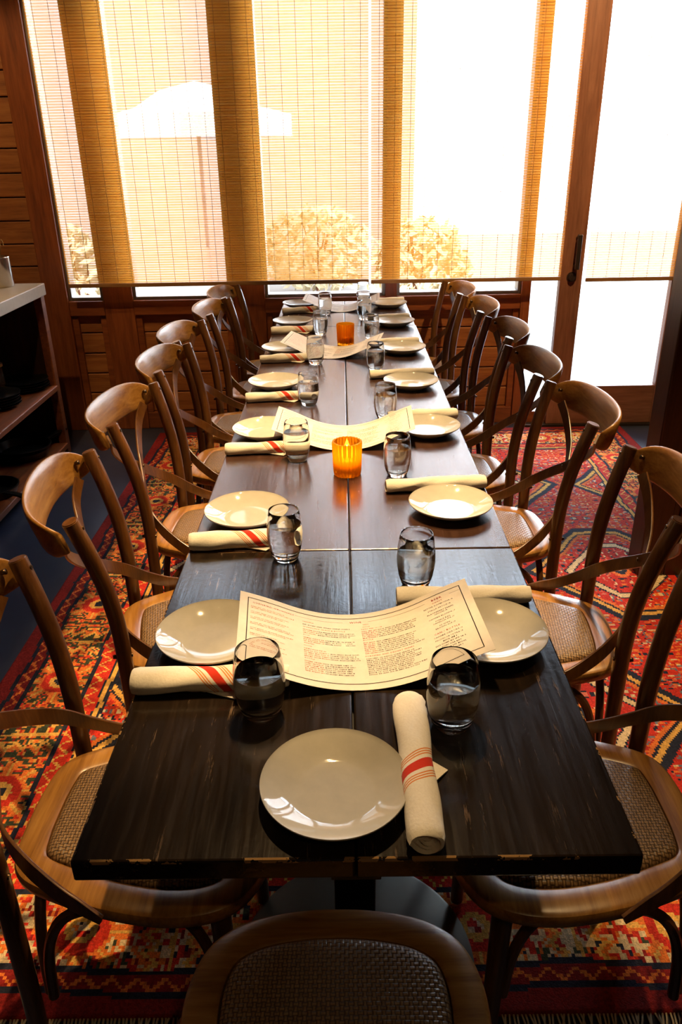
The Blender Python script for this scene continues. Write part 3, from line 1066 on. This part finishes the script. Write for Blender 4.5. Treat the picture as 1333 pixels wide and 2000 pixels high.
CH = []   # near top, far top, side, label
lt = 'in the left row'
CHAIRS = [
    ('L', (-.600, .800), (-.592, 1.205), 'bentwood cross-back chair cut off by the left frame edge, nearest of the left row'),
    ('L', (-.545, 1.350), (-.628, 1.750), 'bentwood cross-back chair with its back turned outward, second from the front in the left row'),
    ('L', (-.625, 1.950), (-.604, 2.345), 'bentwood cross-back chair third from the front in the left row, beside the dark blue floor'),
    ('L', (-.620, 2.490), (-.598, 2.890), 'bentwood cross-back chair fourth from the front in the left row'),
    ('L', (-.645, 2.935), (-.618, 3.325), 'bentwood cross-back chair fifth from the front in the left row'),
    ('L', (-.600, 3.475), (-.572, 3.855), 'bentwood cross-back chair second from the window in the left row'),
    ('L', (-.596, 3.895), (-.580, 4.280), 'bentwood cross-back chair under the window sill, farthest of the left row'),
    ('R', (.625, .790), (.625, 1.190), 'bentwood cross-back chair cut off by the right frame edge, nearest of the right row'),
    ('R', (.639, 1.318), (.682, 1.725), 'bentwood cross-back chair standing before the dark partition, second from the front in the right row'),
    ('R', (.643, 1.893), (.634, 2.290), 'bentwood cross-back chair with a daylit crest, third from the front in the right row'),
    ('R', (.613, 2.372), (.598, 2.770), 'bentwood cross-back chair fourth from the front in the right row, before the door edge'),
    ('R', (.627, 2.903), (.618, 3.305), 'bentwood cross-back chair fifth from the front in the right row'),
    ('R', (.604, 3.424), (.596, 3.824), 'bentwood cross-back chair second from the window in the right row'),
    ('R', (.579, 3.900), (.556, 4.290), 'bentwood cross-back chair under the window sill, farthest of the right row'),
]
proto = make_chair()
first = True
for side_, a, b, lab in CHAIRS:
    c = proto if first else copy_tree(proto)
    first = False
    mx_, my_ = (a[0] + b[0]) / 2, (a[1] + b[1]) / 2
    dx, dy = b[0] - a[0], b[1] - a[1]
    th = math.atan2(dy, dx) if side_ == 'R' else math.atan2(-dy, -dx)
    # local (0,-.246) is the middle between the post tops
    c.location = (mx_ - (-math.sin(th)) * (-.246), my_ - math.cos(th) * (-.246), 0.0015)
    c.rotation_euler = (0, 0, th)
    tag(c, lab, 'chair', 'cross-back chairs around the long table')
c = copy_tree(proto)
c.location = (-0.026, 0.577, 0.0015)
c.rotation_euler = (0, 0, 0.0)
tag(c, 'cross-back chair at the near end of the table, only its woven seat in view', 'chair', 'cross-back chairs around the long table')

# ------------------------------------------------------------------ plates
def plate_mesh():
    bm = bmesh.new()
    R = 0.0955
    prof = [(0, 0.0052), (0.030, 0.0052), (0.050, 0.0052)] + [(0.050 + 0.0440 * t, 0.0052 + 0.0200 * t ** 1.45) for t in (0.08, 0.18, 0.3, 0.45, 0.6, 0.75, 0.9, 1.0)] + [
            (R - 0.0005, 0.0265), (R, 0.0252), (R - 0.0015, 0.0230),
            (0.084, 0.0160), (0.070, 0.0075), (0.058, 0.0022), (0.055, 0.0), (0.050, 0.0), (0.048, 0.0015), (0, 0.0015)]
    add_lathe(bm, prof, 72)
    return bm
PLATES = [(-.021, .734, 'round white plate alone at the near end of the table'),
          (-.227, 1.076, 'round white plate under the left corner of the nearest menu'),
          (.235, 1.069, 'round white plate under the right corner of the nearest menu'),
          (-.224, 1.558, 'round white plate second from the front on the left side, at the joint'),
          (.236, 1.582, 'round white plate second from the front on the right side, reflecting the window'),
          (-.233, 2.119, 'round white plate under the left end of the second menu, level with the lit candle'),
          (.238, 2.119, 'round white plate under the right end of the second menu'),
          (-.243, 2.625, 'round white plate fourth from the front on the left side'),
          (.230, 2.603, 'round white plate fourth from the front on the right side'),
          (-.244, 3.138, 'round white plate under the left end of the third menu'),
          (.237, 3.108, 'round white plate fifth from the front on the right side'),
          (-.242, 3.678, 'round white plate second from the far end on the left side'),
          (.238, 3.640, 'round white plate second from the far end on the right side'),
          (-.227, 4.145, 'round white plate at the far left corner of the table'),
          (.238, 4.105, 'round white plate at the far right corner of the table')]
p0 = obj('plate', plate_mesh(), 'china', sharp=60)
for i, (x, y, lab) in enumerate(PLATES):
    o = p0 if i == 0 else p0.copy()
    if i:
        COL.objects.link(o)
    o.location = (x, y, TZ + 0.0003)
    o.rotation_euler = (0, 0, random.uniform(0, 6))
    tag(o, lab, 'plate', 'white plates on the long table')

# ------------------------------------------------------------------ tumblers of water
def make_glass(fill):
    bm = bmesh.new()
    outer = [(0, 0.0), (0.021, 0.0), (0.0245, 0.0015), (0.0275, 0.008), (0.0325, 0.025), (0.0355, 0.045), (0.0362, 0.060), (0.0350, 0.080), (0.0325, 0.098), (0.0305, 0.1075)]
    rim = [(0.0302, 0.1088), (0.0294, 0.1088)]
    inner = [(0.0290, 0.1075), (0.0310, 0.098), (0.0335, 0.080), (0.0346, 0.060), (0.0338, 0.045), (0.0305, 0.026), (0.0245, 0.0155), (0.015, 0.0128), (0, 0.0122)]
    add_lathe(bm, outer + rim + inner, 48)
    g = obj('drinking_glass', bm, 'glass', sharp=60)
    def rin(z):
        pts = inner[::-1]
        for (r0, z0), (r1, z1) in zip(pts, pts[1:]):
            if z0 <= z <= z1:
                return r0 + (r1 - r0) * (z - z0) / (z1 - z0)
        return 0.03
    zt = fill
    prof = [(0, 0.0118)] + [(rin(z) + 0.0004, z - 0.0004) for z in (0.0128, 0.0155, 0.020, 0.026, 0.035, 0.045, 0.0525, 0.060, 0.068) if z < zt - 0.003] + [(rin(zt) + 0.0004, zt), (rin(zt) - 0.002, zt - 0.0008), (0, zt - 0.0008)]
    bm = bmesh.new()
    add_lathe(bm, prof, 48)
    obj('water', bm, 'water', g, sharp=60)
    return g
GLASSES = [(-.130, .893, .074, 1.04, 'tumbler of water beside the left napkin at the front, before the menu'),
           (.145, .864, .078, 1.04, 'tumbler of water at the top of the upright napkin, front right'),
           (-.125, 1.368, .078, 1.0, 'tumbler of water at the joint of the tables, left of centre'),
           (.128, 1.256, .072, 1.0, 'tumbler of water right behind the nearest menu'),
           (-.130, 1.914, .080, 1.0, 'tumbler of water left of the lit candle holder'),
           (.129, 1.799, .076, 0.98, 'tumbler of water right of the lit candle holder'),
           (-.118, 2.408, .076, .98, 'tumbler of water on the left behind the second menu'),
           (.123, 2.258, .076, .99, 'tumbler of water on the right just behind the second menu'),
           (-.112, 2.935, .078, .97, 'tumbler of water before the left end of the third menu'),
           (.116, 2.820, .078, .97, 'tumbler of water before the right end of the third menu'),
           (-.105, 3.455, .074, .97, 'tumbler of water left of the unlit candle holder'),
           (.120, 3.355, .074, .97, 'tumbler of water right of the unlit candle holder'),
           (-.093, 3.938, .078, .97, 'tumbler of water before the left end of the farthest menu'),
           (.100, 3.784, .070, 1.0, 'tumbler of water before the right end of the farthest menu'),
           (.107, 4.222, .060, 1.0, 'tumbler nearest the window, behind the farthest menu')]
g_by_fill = {}
for x, y, fl, sc, lab in GLASSES:
    if fl in g_by_fill:
        g = copy_tree(g_by_fill[fl])
    else:
        g = make_glass(fl)
        g_by_fill[fl] = g
    g.location = (x, y, TZ + 0.0003)
    g.scale = (sc, sc, sc)
    g.rotation_euler = (0, 0, random.uniform(0, 6))
    tag(g, lab, 'glass', 'tumblers of water on the long table')

# ------------------------------------------------------------------ rolled napkins
def make_napkin(L, rad, mat, roll_off, seed):
    """roll lying along +x from the origin, resting on z=0"""
    rr = random.Random(seed)
    bm = bmesh.new()
    uvl = bm.loops.layers.uv.new('UVMap')
    NS, NA = 26, 30
    rings = []
    ph = rr.uniform(0, 6)
    def radius(t, q):
        return rad * (1 + 0.05 * math.sin(3 * t * PI + ph) + 0.06 * math.sin(2 * q + ph + 2 * t) + 0.035 * math.sin(5 * t * PI + 3 * q + ph)
                      + 0.10 * (1 if ((q + 1.6 * t * 2 * PI * 0.35 + ph) % (2 * PI)) < 0.25 else 0))
    for i in range(NS + 1):
        t = i / NS
        ring_ = []
        e = min(t, 1 - t)
        f = 1.0 if e > 0.02 else 0.90 + 5 * e
        for j in range(NA):
            q = 2 * PI * j / NA
            R = radius(t, q) * f
            y, z = R * math.cos(q) * 1.06, R * math.sin(q) * 0.90
            z = max(z, -rad * 0.84)
            ring_.append(bm.verts.new((t * L, y, z + rad * 0.84)))
        rings.append(ring_)
    for i in range(NS):
        for j in range(NA):
            k2 = (j + 1) % NA
            f = bm.faces.new((rings[i][j], rings[i][k2], rings[i + 1][k2], rings[i + 1][j]))
            for lp, (ii, jj) in zip(f.loops, ((i, j), (i, j + 1), (i + 1, j + 1), (i + 1, j))):
                lp[uvl].uv = (ii / NS * L, (jj / NA) * 2 * PI * rad - PI * rad + roll_off)
    for side_, sgn in ((0, 1), (NS, -1)):      # folded-in ends: sunken spiral layers
        prev = rings[side_]
        x0 = side_ / NS * L
        for f, dx in ((0.90, -0.0015), (0.80, 0.005), (0.66, 0.002), (0.58, 0.007), (0.42, 0.003), (0.34, 0.008), (0.15, 0.006)):
            cy = 0.002 * math.sin(f * 9 + ph)
            nxt = [bm.verts.new((x0 + sgn * dx, (v.co.y) * f + cy, (v.co.z - rad * .84) * f + rad * .84)) for v in rings[side_]]
            for j in range(NA):
                k2 = (j + 1) % NA
                fc_ = bm.faces.new((prev[j], prev[k2], nxt[k2], nxt[j]))
                for lp in fc_.loops:
                    lp[uvl].uv = (-0.5, 0)
            prev = nxt
        fc_ = bm.faces.new(prev)
        for lp in fc_.loops:
            lp[uvl].uv = (-0.5, 0)
    o = obj('rolled_napkin', bm, mat, sharp=50)
    return o
def corner(parent, x, y, sx, sy, w0=0.034, L=0.02):
    bm = bmesh.new()
    uvl = bm.loops.layers.uv.new('UVMap')
    a = [(x - w0, y, 0.006), (x + w0 * .9, y, 0.006), (x + sx, y + sy, 0.0022)]
    top = [bm.verts.new(p) for p in a]
    bot = [bm.verts.new((p[0], p[1], p[2] - 0.0016)) for p in a]
    bm.faces.new(top)
    bm.faces.new(bot[::-1])
    for i in range(3):
        j = (i + 1) % 3
        bm.faces.new((top[i], bot[i], bot[j], top[j]))
    for f in bm.faces:
        for lp in f.loops:
            lp[uvl].uv = (-0.5, 0)
    obj('folded_corner', bm, 'cloth', parent, smooth=False)
NAP = [(-.332, .951, -.094, .960, .0205, 'rolled striped napkin in front of the nearest left plate'),
       (-.328, 1.414, -.140, 1.432, .0195, 'rolled striped napkin at the joint of the tables on the left side'),
       (-.328, 1.965, -.112, 1.978, .0185, 'rolled striped napkin third from the front on the left side, lit orange by the candle'),
       (-.327, 2.448, -.120, 2.466, .0180, 'rolled striped napkin fourth from the front on the left side'),
       (-.329, 2.958, -.125, 2.985, .0180, 'rolled striped napkin in front of the plate under the third menu'),
       (-.329, 3.487, -.118, 3.508, .0180, 'rolled striped napkin second from the far end on the left side'),
       (-.310, 3.955, -.122, 3.992, .0180, 'rolled striped napkin at the far left corner of the table'),
       (.089, 1.190, .328, 1.190, .0185, 'plain side of a rolled napkin behind the right end of the nearest menu'),
       (.096, 1.694, .336, 1.712, .0185, 'rolled cream napkin behind the second plate on the right side'),
       (.130, 2.226, .340, 2.245, .0180, 'rolled cream napkin behind the plate at the right end of the second menu'),
       (.092, 2.712, .322, 2.728, .0180, 'rolled cream napkin behind the fourth plate on the right side'),
       (.090, 3.216, .313, 3.236, .0175, 'rolled cream napkin behind the fifth plate on the right side'),
       (.110, 3.748, .316, 3.764, .0175, 'rolled cream napkin second from the far end on the right side'),
       (.150, 4.214, .325, 4.228, .0170, 'rolled cream napkin at the far right corner under the sill')]
for i, (x0, y0, x1, y1, rad, lab) in enumerate(NAP):
    L = math.hypot(x1 - x0, y1 - y0)
    left = i < 7
    o = make_napkin(L, rad, 'cloth' if left else 'clothend', 0.03, i + 1)
    o.location = (x0, y0, TZ + 0.0005)
    o.rotation_euler = (0, 0, math.atan2(y1 - y0, x1 - x0))
    if left:
        corner(o, 0.145, -rad * 0.8, 0.012, -0.016)
    tag(o, lab, 'napkin', 'rolled napkins on the long table')
o = make_napkin(0.258, 0.0205, 'clothfront', 0.0, 31)
o.location = (0.088, 0.640, TZ + 0.0005)
o.rotation_euler = (0, 0, math.radians(90.5))
corner(o, 0.128, -0.016, 0.004, -0.026, 0.026)
tag(o, 'rolled striped napkin laid upright beside the front plate', 'napkin', 'rolled napkins on the long table')

# ------------------------------------------------------------------ menus
def text_geo(s, size, align='LEFT', space=1.0):
    cu = bpy.data.curves.new('t', 'FONT')
    cu.body = s
    cu.size = size
    cu.align_x = align
    cu.space_character = space
    cu.resolution_u = 1
    ob = bpy.data.objects.new('t', cu)
    COL.objects.link(ob)
    dg = bpy.context.evaluated_depsgraph_get()
    me = bpy.data.meshes.new_from_object(ob.evaluated_get(dg))
    V = [tuple(v.co) for v in me.vertices]
    F = [tuple(p.vertices) for p in me.polygons]
    bpy.data.objects.remove(ob)
    bpy.data.curves.remove(cu)
    bpy.data.meshes.remove(me)
    return V, F

MW, MH = 0.196, 0.106          # half sizes of the sheet
def sag(u):
    a = abs(u)
    return 0.0012 + (2.05 * a * a if a < 0.12 else 0.02952 + 0.492 * (a - 0.12) - 0.9 * (a - 0.12) ** 2)
class Print:
    def __init__(s):
        s.V, s.F = [], []
    def add(s, V, F, x, y):
        n = len(s.V)
        s.V += [(a + x, b + y) for a, b, *_ in V]
        s.F += [tuple(i + n for i in f) for f in F]
    def text(s, t, size, x, y, align='LEFT', sp=1.05):
        V, F = text_geo(t, size, align, sp)
        s.add(V, F, x, y)
    def rect(s, x0, x1, y0, y1):
        nseg = max(1, int((x1 - x0) / 0.008))
        for i in range(nseg):
            a, b = x0 + (x1 - x0) * i / nseg, x0 + (x1 - x0) * (i + 1) / nseg
            s.add([(a, y0), (b, y0), (b, y1), (a, y1)], [(0, 1, 2, 3)], 0, 0)
    def row(s, x, y, w_, h, rr):
        """a line of print too small to read: letter-sized strokes"""
        e = x + w_
        while x < e:
            for q in range(rr.randint(3, 8)):
                if x > e:
                    break
                a = h * rr.uniform(0.35, 0.6)
                s.rect(x, x + a * 0.50, y, y + h)
                if rr.random() < 0.6:
                    s.rect(x, x + a, y + h * rr.choice((0, 0.4, 0.78)), y + h * rr.choice((0.22, 0.6, 1.0)))
                x += a * 1.35
            x += h * 0.55
    def build(s, name, mat, parent, lift):
        me = bpy.data.meshes.new(name)
        me.from_pydata([(a, b, sag(a) + lift) for a, b in s.V], [], s.F)
        me.update()
        return link_mesh(name, me, mat, parent, smooth=False)

bm = bmesh.new()
NU = 40
def prow(dz):
    return [[bm.verts.new((-MW + 2 * MW * i / NU, sy * MH, sag(-MW + 2 * MW * i / NU) + dz)) for i in range(NU + 1)] for sy in (-1, 1)]
T_, B_ = prow(0.0), prow(-0.0006)
for i in range(NU):
    bm.faces.new((T_[0][i], T_[0][i + 1], T_[1][i + 1], T_[1][i]))
    bm.faces.new((B_[0][i + 1], B_[0][i], B_[1][i], B_[1][i + 1]))
    bm.faces.new((B_[0][i], B_[0][i + 1], T_[0][i + 1], T_[0][i]))
    bm.faces.new((B_[1][i + 1], B_[1][i], T_[1][i], T_[1][i + 1]))
for i, fl in ((0, 1), (NU, -1)):
    f = (B_[0][i], T_[0][i], T_[1][i], B_[1][i])
    bm.faces.new(f if fl > 0 else f[::-1])
menu = obj('menu_sheet', bm, 'paper', sharp=40)
rr = random.Random(9)
bl = Print()
E1, E2 = MW - 0.013, MH - 0.014
for x0, x1, y0, y1 in ((-E1, E1, E2 - 0.0014, E2), (-E1, E1, -E2, -E2 + 0.0014), (-E1, -E1 + 0.0014, -E2, E2), (E1 - 0.0014, E1, -E2, E2),
                       (-0.105, -0.022, E2 - 0.0135, E2 - 0.0131), (0.022, E1 - 0.062, E2 - 0.0135, E2 - 0.0131), (E1 - 0.02, E1 - 0.002, E2 - 0.0135, E2 - 0.0131)):
    bl.rect(x0, x1, y0, y1)
bl.build('border_line', 'ink_dark', menu, 0.0003)
rd, dk, og, pa = Print(), Print(), Print(), Print()
def heading(*a):
    p = Print()
    p.text(*a)
    p.build('red_heading', 'ink_red', menu, 0.0004)
ty = E2 - 0.0155
heading('OVENBIRD ORIGINALS', 0.0060, -E1 + 0.008, ty, 'LEFT', 1.15)
heading('WINE', 0.0075, 0.0, ty, 'CENTER', 1.15)
heading('BEER', 0.0075, 0.141, ty, 'CENTER', 1.15)
bx = 0.141
yy = ty - 0.0085
og.text('DRAFT', 0.0050, bx, yy, 'CENTER', 1.15)
for t, dyy in (('BETTER KOMBUCHA /8', 0.0085), ('STELLA ARTOIS /8', 0.0095), ('BLACKBERRY FARMS', 0.0095), ('SAISON /8', 0.0055), ('CAHABA BLONDE /7', 0.0095),
               ('STEELE RAIL', 0.0095), ('CAMELLIA IPA /7', 0.0055), ('HI WIRE', 0.0095), ('BROWN ALE /7', 0.0055)):
    yy -= dyy
    dk.text(t, 0.0046, bx, yy, 'CENTER', 1.05)
yy -= 0.0130
heading('CAN / BOTTLE', 0.0056, bx, yy, 'CENTER', 1.15)
for t, dyy in (('CAHABA OKA UBA /6', 0.0085), ('MICHELOB ULTRA /5', 0.0085)):
    yy -= dyy
    dk.text(t, 0.0046, bx, yy, 'CENTER', 1.05)
for wl in (0.022, 0.048, 0.030, 0.044, 0.028):
    yy -= 0.0066
    dk.row(bx - wl / 2, yy, wl, 0.0030, rr)
# middle column of wines
cx = -0.092
yy = ty - 0.0105
og.text('SANGRIA', 0.0044, cx, yy)
yy -= 0.0085
dk.row(cx, yy, 0.080, 0.0026, rr)
yy -= 0.0075
og.text('SPARKLING GLASS & BOTTLE', 0.0050, cx, yy, 'LEFT', 1.12)
def block(P_a, P_b, x, y, n, w0, w1, first_w, step=0.0050):
    for _ in range(n):
        wl = rr.uniform(w0, w1)
        P_a.row(x, y, first_w, 0.0026, rr)
        P_b.row(x + first_w + 0.002, y, wl - first_w, 0.0026, rr)
        y -= step
    return y
yy = block(og, dk, cx, yy - 0.0075, 3, 0.072, 0.086, 0.022)
og.text('ROSE', 0.0042, cx, yy - 0.001)
yy = block(og, dk, cx, yy - 0.0085, 3, 0.076, 0.086, 0.034)
heading('WHITES', 0.0046, cx, yy - 0.001)
og.text('HOUSE', 0.0040, cx, yy - 0.0080)
og.row(cx, yy - 0.0160, 0.036, 0.0026, rr)
yy = block(og, dk, cx, yy - 0.0215, 4, 0.074, 0.088, 0.040)
og.text('BOTTLE', 0.0044, cx, yy - 0.001)
yy = block(og, dk, cx, yy - 0.0085, 6, 0.070, 0.092, 0.030)
# right-hand column of wines
cx = 0.008
yy = ty - 0.0075
og.text('REDS', 0.0042, cx + 0.004, yy)
og.text('HOUSE', 0.0038, cx + 0.003, yy - 0.0070)
heading('PATIO RED 10 / 38', 0.0042, cx, yy - 0.0140)
yy = block(rd, dk, cx, yy - 0.0205, 5, 0.078, 0.094, 0.026)
heading('BOTTLE', 0.0046, cx, yy - 0.001)
yy = block(rd, dk, cx, yy - 0.0085, 7, 0.078, 0.096, 0.020)
heading('FORTIFIED AND DESSERT WINES', 0.0050, cx - 0.001, yy - 0.003, 'LEFT', 1.1)
yy = block(dk, dk, cx, yy - 0.0100, 10, 0.066, 0.090, 0.020, 0.0046)
# left column: pale small print
cx = -E1 + 0.006
yy = ty - 0.0110
for i in range(8):
    for j in range(2):
        og.row(cx, yy, rr.uniform(0.040, 0.070), 0.0021, rr)
        yy -= 0.0042
    yy -= 0.0075
# pale round mark and name behind the wine list
n = 40
ring_o = [(0.034 * math.cos(2 * PI * i / n) - 0.002, 0.034 * math.sin(2 * PI * i / n) + 0.004) for i in range(n)]
ring_i = [(0.021 * math.cos(2 * PI * i / n) + 0.004, 0.021 * math.sin(2 * PI * i / n) + 0.008) for i in range(n)]
pa.add(ring_o + ring_i, [(i, (i + 1) % n, n + (i + 1) % n, n + i) for i in range(n)], 0, 0)
pa.text('OVENBIRD', 0.0150, -0.002, -0.034, 'CENTER', 1.1)
tag(pa.build('pale_mark', 'ink_pale', menu, 0.00025), 'pale grey background mark')
tag(rd.build('red_print', 'ink_red', menu, 0.0004), 'red list text')
tag(og.build('orange_print', 'ink_orange', menu, 0.0004), 'orange small print')
tag(dk.build('dark_print', 'ink_dark', menu, 0.0004), 'dark brown list text')
MENUS = [(0.018, 1.047, 4.5, 'cream printed menu sheet nearest the front, curling up over two plates'),
         (-0.004, 2.082, -1.5, 'cream printed menu sheet curling up behind the lit candle holder'),
         (-0.045, 3.112, -9.0, 'cream printed menu sheet before the unlit candle holder'),
         (-0.008, 4.078, -3.0, 'cream printed menu sheet farthest away, under the window sill')]
for i, (x, y, a, lab) in enumerate(MENUS):
    o = menu if i == 0 else copy_tree(menu)
    o.location = (x, y, TZ + 0.001)
    o.rotation_euler = (0, 0, math.radians(a))
    tag(o, lab, 'menu', 'menu sheets on the long table')

# ------------------------------------------------------------------ amber candle holders
def make_candle(lit):
    bm = bmesh.new()
    fl = 24
    def rf(q, i):
        return 1 + (0.075 * (abs(math.cos(q * fl / 2)) - 0.5) if i < 8 else 0.0)
    prof = [(0.0300, 0.0), (0.0335, 0.002), (0.0345, 0.010), (0.0352, 0.030), (0.0360, 0.055), (0.0366, 0.078), (0.0366, 0.085), (0.0362, 0.0885),
            (0.0322, 0.0885), (0.0318, 0.084), (0.0310, 0.050), (0.0295, 0.014), (0.026, 0.0095), (0, 0.0085)]
    add_lathe(bm, [(0, 0.0)] + prof, fl * 8, lambda q, i: rf(q, i - 1))
    h = obj('candle_holder', bm, 'amber', sharp=60)
    bm = bmesh.new()
    add_lathe(bm, [(0, 0.0105), (0.0185, 0.0105), (0.019, 0.012), (0.019, 0.037 if lit else 0.028), (0.0175, 0.039 if lit else 0.030), (0, 0.0375 if lit else 0.0285)], 32)
    c = obj('candle', bm, 'wax', h)
    bm = bmesh.new()
    z0 = 0.0375 if lit else 0.0285
    add_tube(bm, [(0, 0, z0 - 0.002), (0.0004, 0, z0 + 0.004), (0.001, 0, z0 + 0.008)], 0.0009, 8)
    obj('wick', bm, 'iron', c)
    if lit:
        bm = bmesh.new()
        z0 = 0.043
        add_lathe(bm, [(0, z0), (0.0030, z0 + 0.003), (0.0062, z0 + 0.009), (0.0060, z0 + 0.015), (0.0036, z0 + 0.024), (0.0010, z0 + 0.032), (0, z0 + 0.036)], 16)
        obj('flame', bm, 'flame', c)
    return h
h = make_candle(True)
h.location = (0.003, 1.812, TZ + 0.0003)
tag(h, 'fluted amber glass candle holder with a burning candle, at the middle of the table', 'candle holder', 'amber glass candle holders')
h = make_candle(False)
h.location = (0.006, 3.255, TZ + 0.0003)
tag(h, 'fluted amber glass candle holder without a flame, nearer the window', 'candle holder', 'amber glass candle holders')

# ------------------------------------------------------------------ open counter at the left
r = tag(empty('counter', (-1.53, 3.0, 0)), 'open-shelved wooden counter with a pale stone top along the left side', 'counter')
def cb(name, x0, x1, y0, y1, z0, z1, mat, bev=0.004):
    bm = bmesh.new()
    add_box(bm, x0, x1, y0, y1, z0, z1, bev)
    return obj(name, bm, mat, r, smooth=False)
cb('counter_top', -0.75, 0.0, -1.5, 1.045, 0.862, 0.92, 'counter')
for x0, y0 in ((-0.05, 0.98), (-0.74, 0.98), (-0.05, -1.48), (-0.74, -1.48), (-0.05, -0.25)):
    cb('leg', x0, x0 + 0.042, y0, y0 + 0.05, 0.0, 0.861, 'shelfwood')
cb('shelf', -0.74, 0.0, -1.47, 0.979, 0.375, 0.402, 'shelfwood')
cb('shelf', -0.74, 0.0, -1.47, 0.979, 0.050, 0.078, 'shelfwood')
cb('added_end_panel', -0.74, -0.051, 1.0, 1.022, 0.0, 0.861, 'darkwood')  # dark panel added to keep the shelf space dark
cb('added_back_panel', -0.76, -0.742, -1.48, 1.03, 0.06, 0.86, 'darkwood')  # likewise added, darkens the shelves from behind

def dish(name, R, hgt, mat):
    bm = bmesh.new()
    add_lathe(bm, [(0, 0), (R * 0.55, 0), (R * 0.62, 0.003), (R, hgt - 0.002), (R, hgt), (R - 0.003, hgt), (R * 0.60, 0.006), (0, 0.0045)], 40)
    return obj(name, bm, mat, sharp=60)
d0 = dish('dark_plate', 0.115, 0.020, 'pan')
cnt = 0
for (x, y, n, where) in ((-1.665, 3.90, 4, 'far stack'), (-1.700, 3.60, 5, 'near stack')):
    for i in range(n):
        o = d0 if cnt == 0 else d0.copy()
        if cnt:
            COL.objects.link(o)
        o.location = (x + 0.004 * math.sin(i * 2.1), y + 0.004 * math.cos(i * 1.7), 0.4025 + i * 0.0125)
        pos = ['bottom', 'second', 'third', 'fourth', 'fifth'][i] if i < n - 1 else 'top'
        tag(o, 'black plate, %s one in the %s on the counter middle shelf' % (pos, where), 'plate', 'black plates stacked in the counter')
        cnt += 1
def pan(x, y, z, R, ang, label, grp, handle=True):
    bm = bmesh.new()
    add_lathe(bm, [(0, 0), (R * 0.82, 0), (R * 0.88, 0.004), (R, 0.042), (R + 0.003, 0.044), (R - 0.004, 0.045), (R * 0.86, 0.008), (0, 0.005)], 44)
    r_ = empty('frying_pan', (x, y, z), ang)
    obj('body', bm, 'pan', r_, sharp=60)
    if handle:
        bm = bmesh.new()
        add_strip(bm, [(R - 0.004, 0, 0.036), (R + 0.05, 0, 0.046), (R + 0.11, 0, 0.052), (R + 0.14, 0, 0.050)], [(0, 1, 0)] * 4, 0.026, 0.009)
        obj('handle', bm, 'pan', r_)
    tag(r_, label, 'pan', grp)
pan(-1.70, 3.78, 0.0785, 0.140, math.radians(60), 'wide black iron pan on the bottom counter shelf, farther one', 'black iron pans in the counter')
pan(-1.69, 3.78, 0.0970, 0.138, math.radians(58), 'black iron pan stacked on top of the farther pan on the bottom shelf', 'black iron pans in the counter')
pan(-1.66, 3.28, 0.0785, 0.125, math.radians(-35), 'black iron pan with its handle out, nearer one on the bottom shelf', 'black iron pans in the counter')
# jar on the shelf
r = tag(empty('glass_jar', (-1.765, 3.80, 0.4025)), 'small glass jar with a yellowish glint on the counter middle shelf', 'jar')
bm = bmesh.new()
add_lathe(bm, [(0, 0), (0.035, 0), (0.038, 0.004), (0.038, 0.15), (0.036, 0.15), (0.036, 0.006), (0, 0.004)], 32)
obj('jar_body', bm, 'glass', r, sharp=60)
bm = bmesh.new()
add_lathe(bm, [(0, 0.1502), (0.0395, 0.1502), (0.0395, 0.165), (0, 0.166)], 32)
obj('lid', bm, 'brass', r)
# steel canister with ladle
r = tag(empty('steel_canister', (-1.715, 3.955, 0.9203)), 'tall brushed steel canister standing on the counter top', 'canister')
bm = bmesh.new()
add_lathe(bm, [(0, 0), (0.060, 0), (0.062, 0.002), (0.062, 0.135), (0.064, 0.139), (0.062, 0.142), (0.058, 0.138), (0.058, 0.004), (0, 0.004)], 40)
obj('canister_body', bm, 'steel', r, sharp=50)
r = tag(empty('ladle', (-1.715, 3.955, 0.9245)), 'thin brass ladle with a hooked handle standing in the steel canister', 'ladle')
bm = bmesh.new()
add_tube(bm, spline([(0.0, 0, 0.02), (0.015, 0, 0.10), (0.030, 0, 0.17), (0.036, 0, 0.205), (0.040, 0, 0.215), (0.046, 0, 0.212), (0.048, 0, 0.190)], 5), 0.0028, 8)
obj('handle', bm, 'brass', r)
bm = bmesh.new()
add_lathe(bm, [(0, 0.0), (0.014, 0.003), (0.022, 0.012), (0.024, 0.022), (0.0225, 0.022), (0.013, 0.005), (0, 0.0025)], 24)
obj('bowl', bm, 'brass', r)
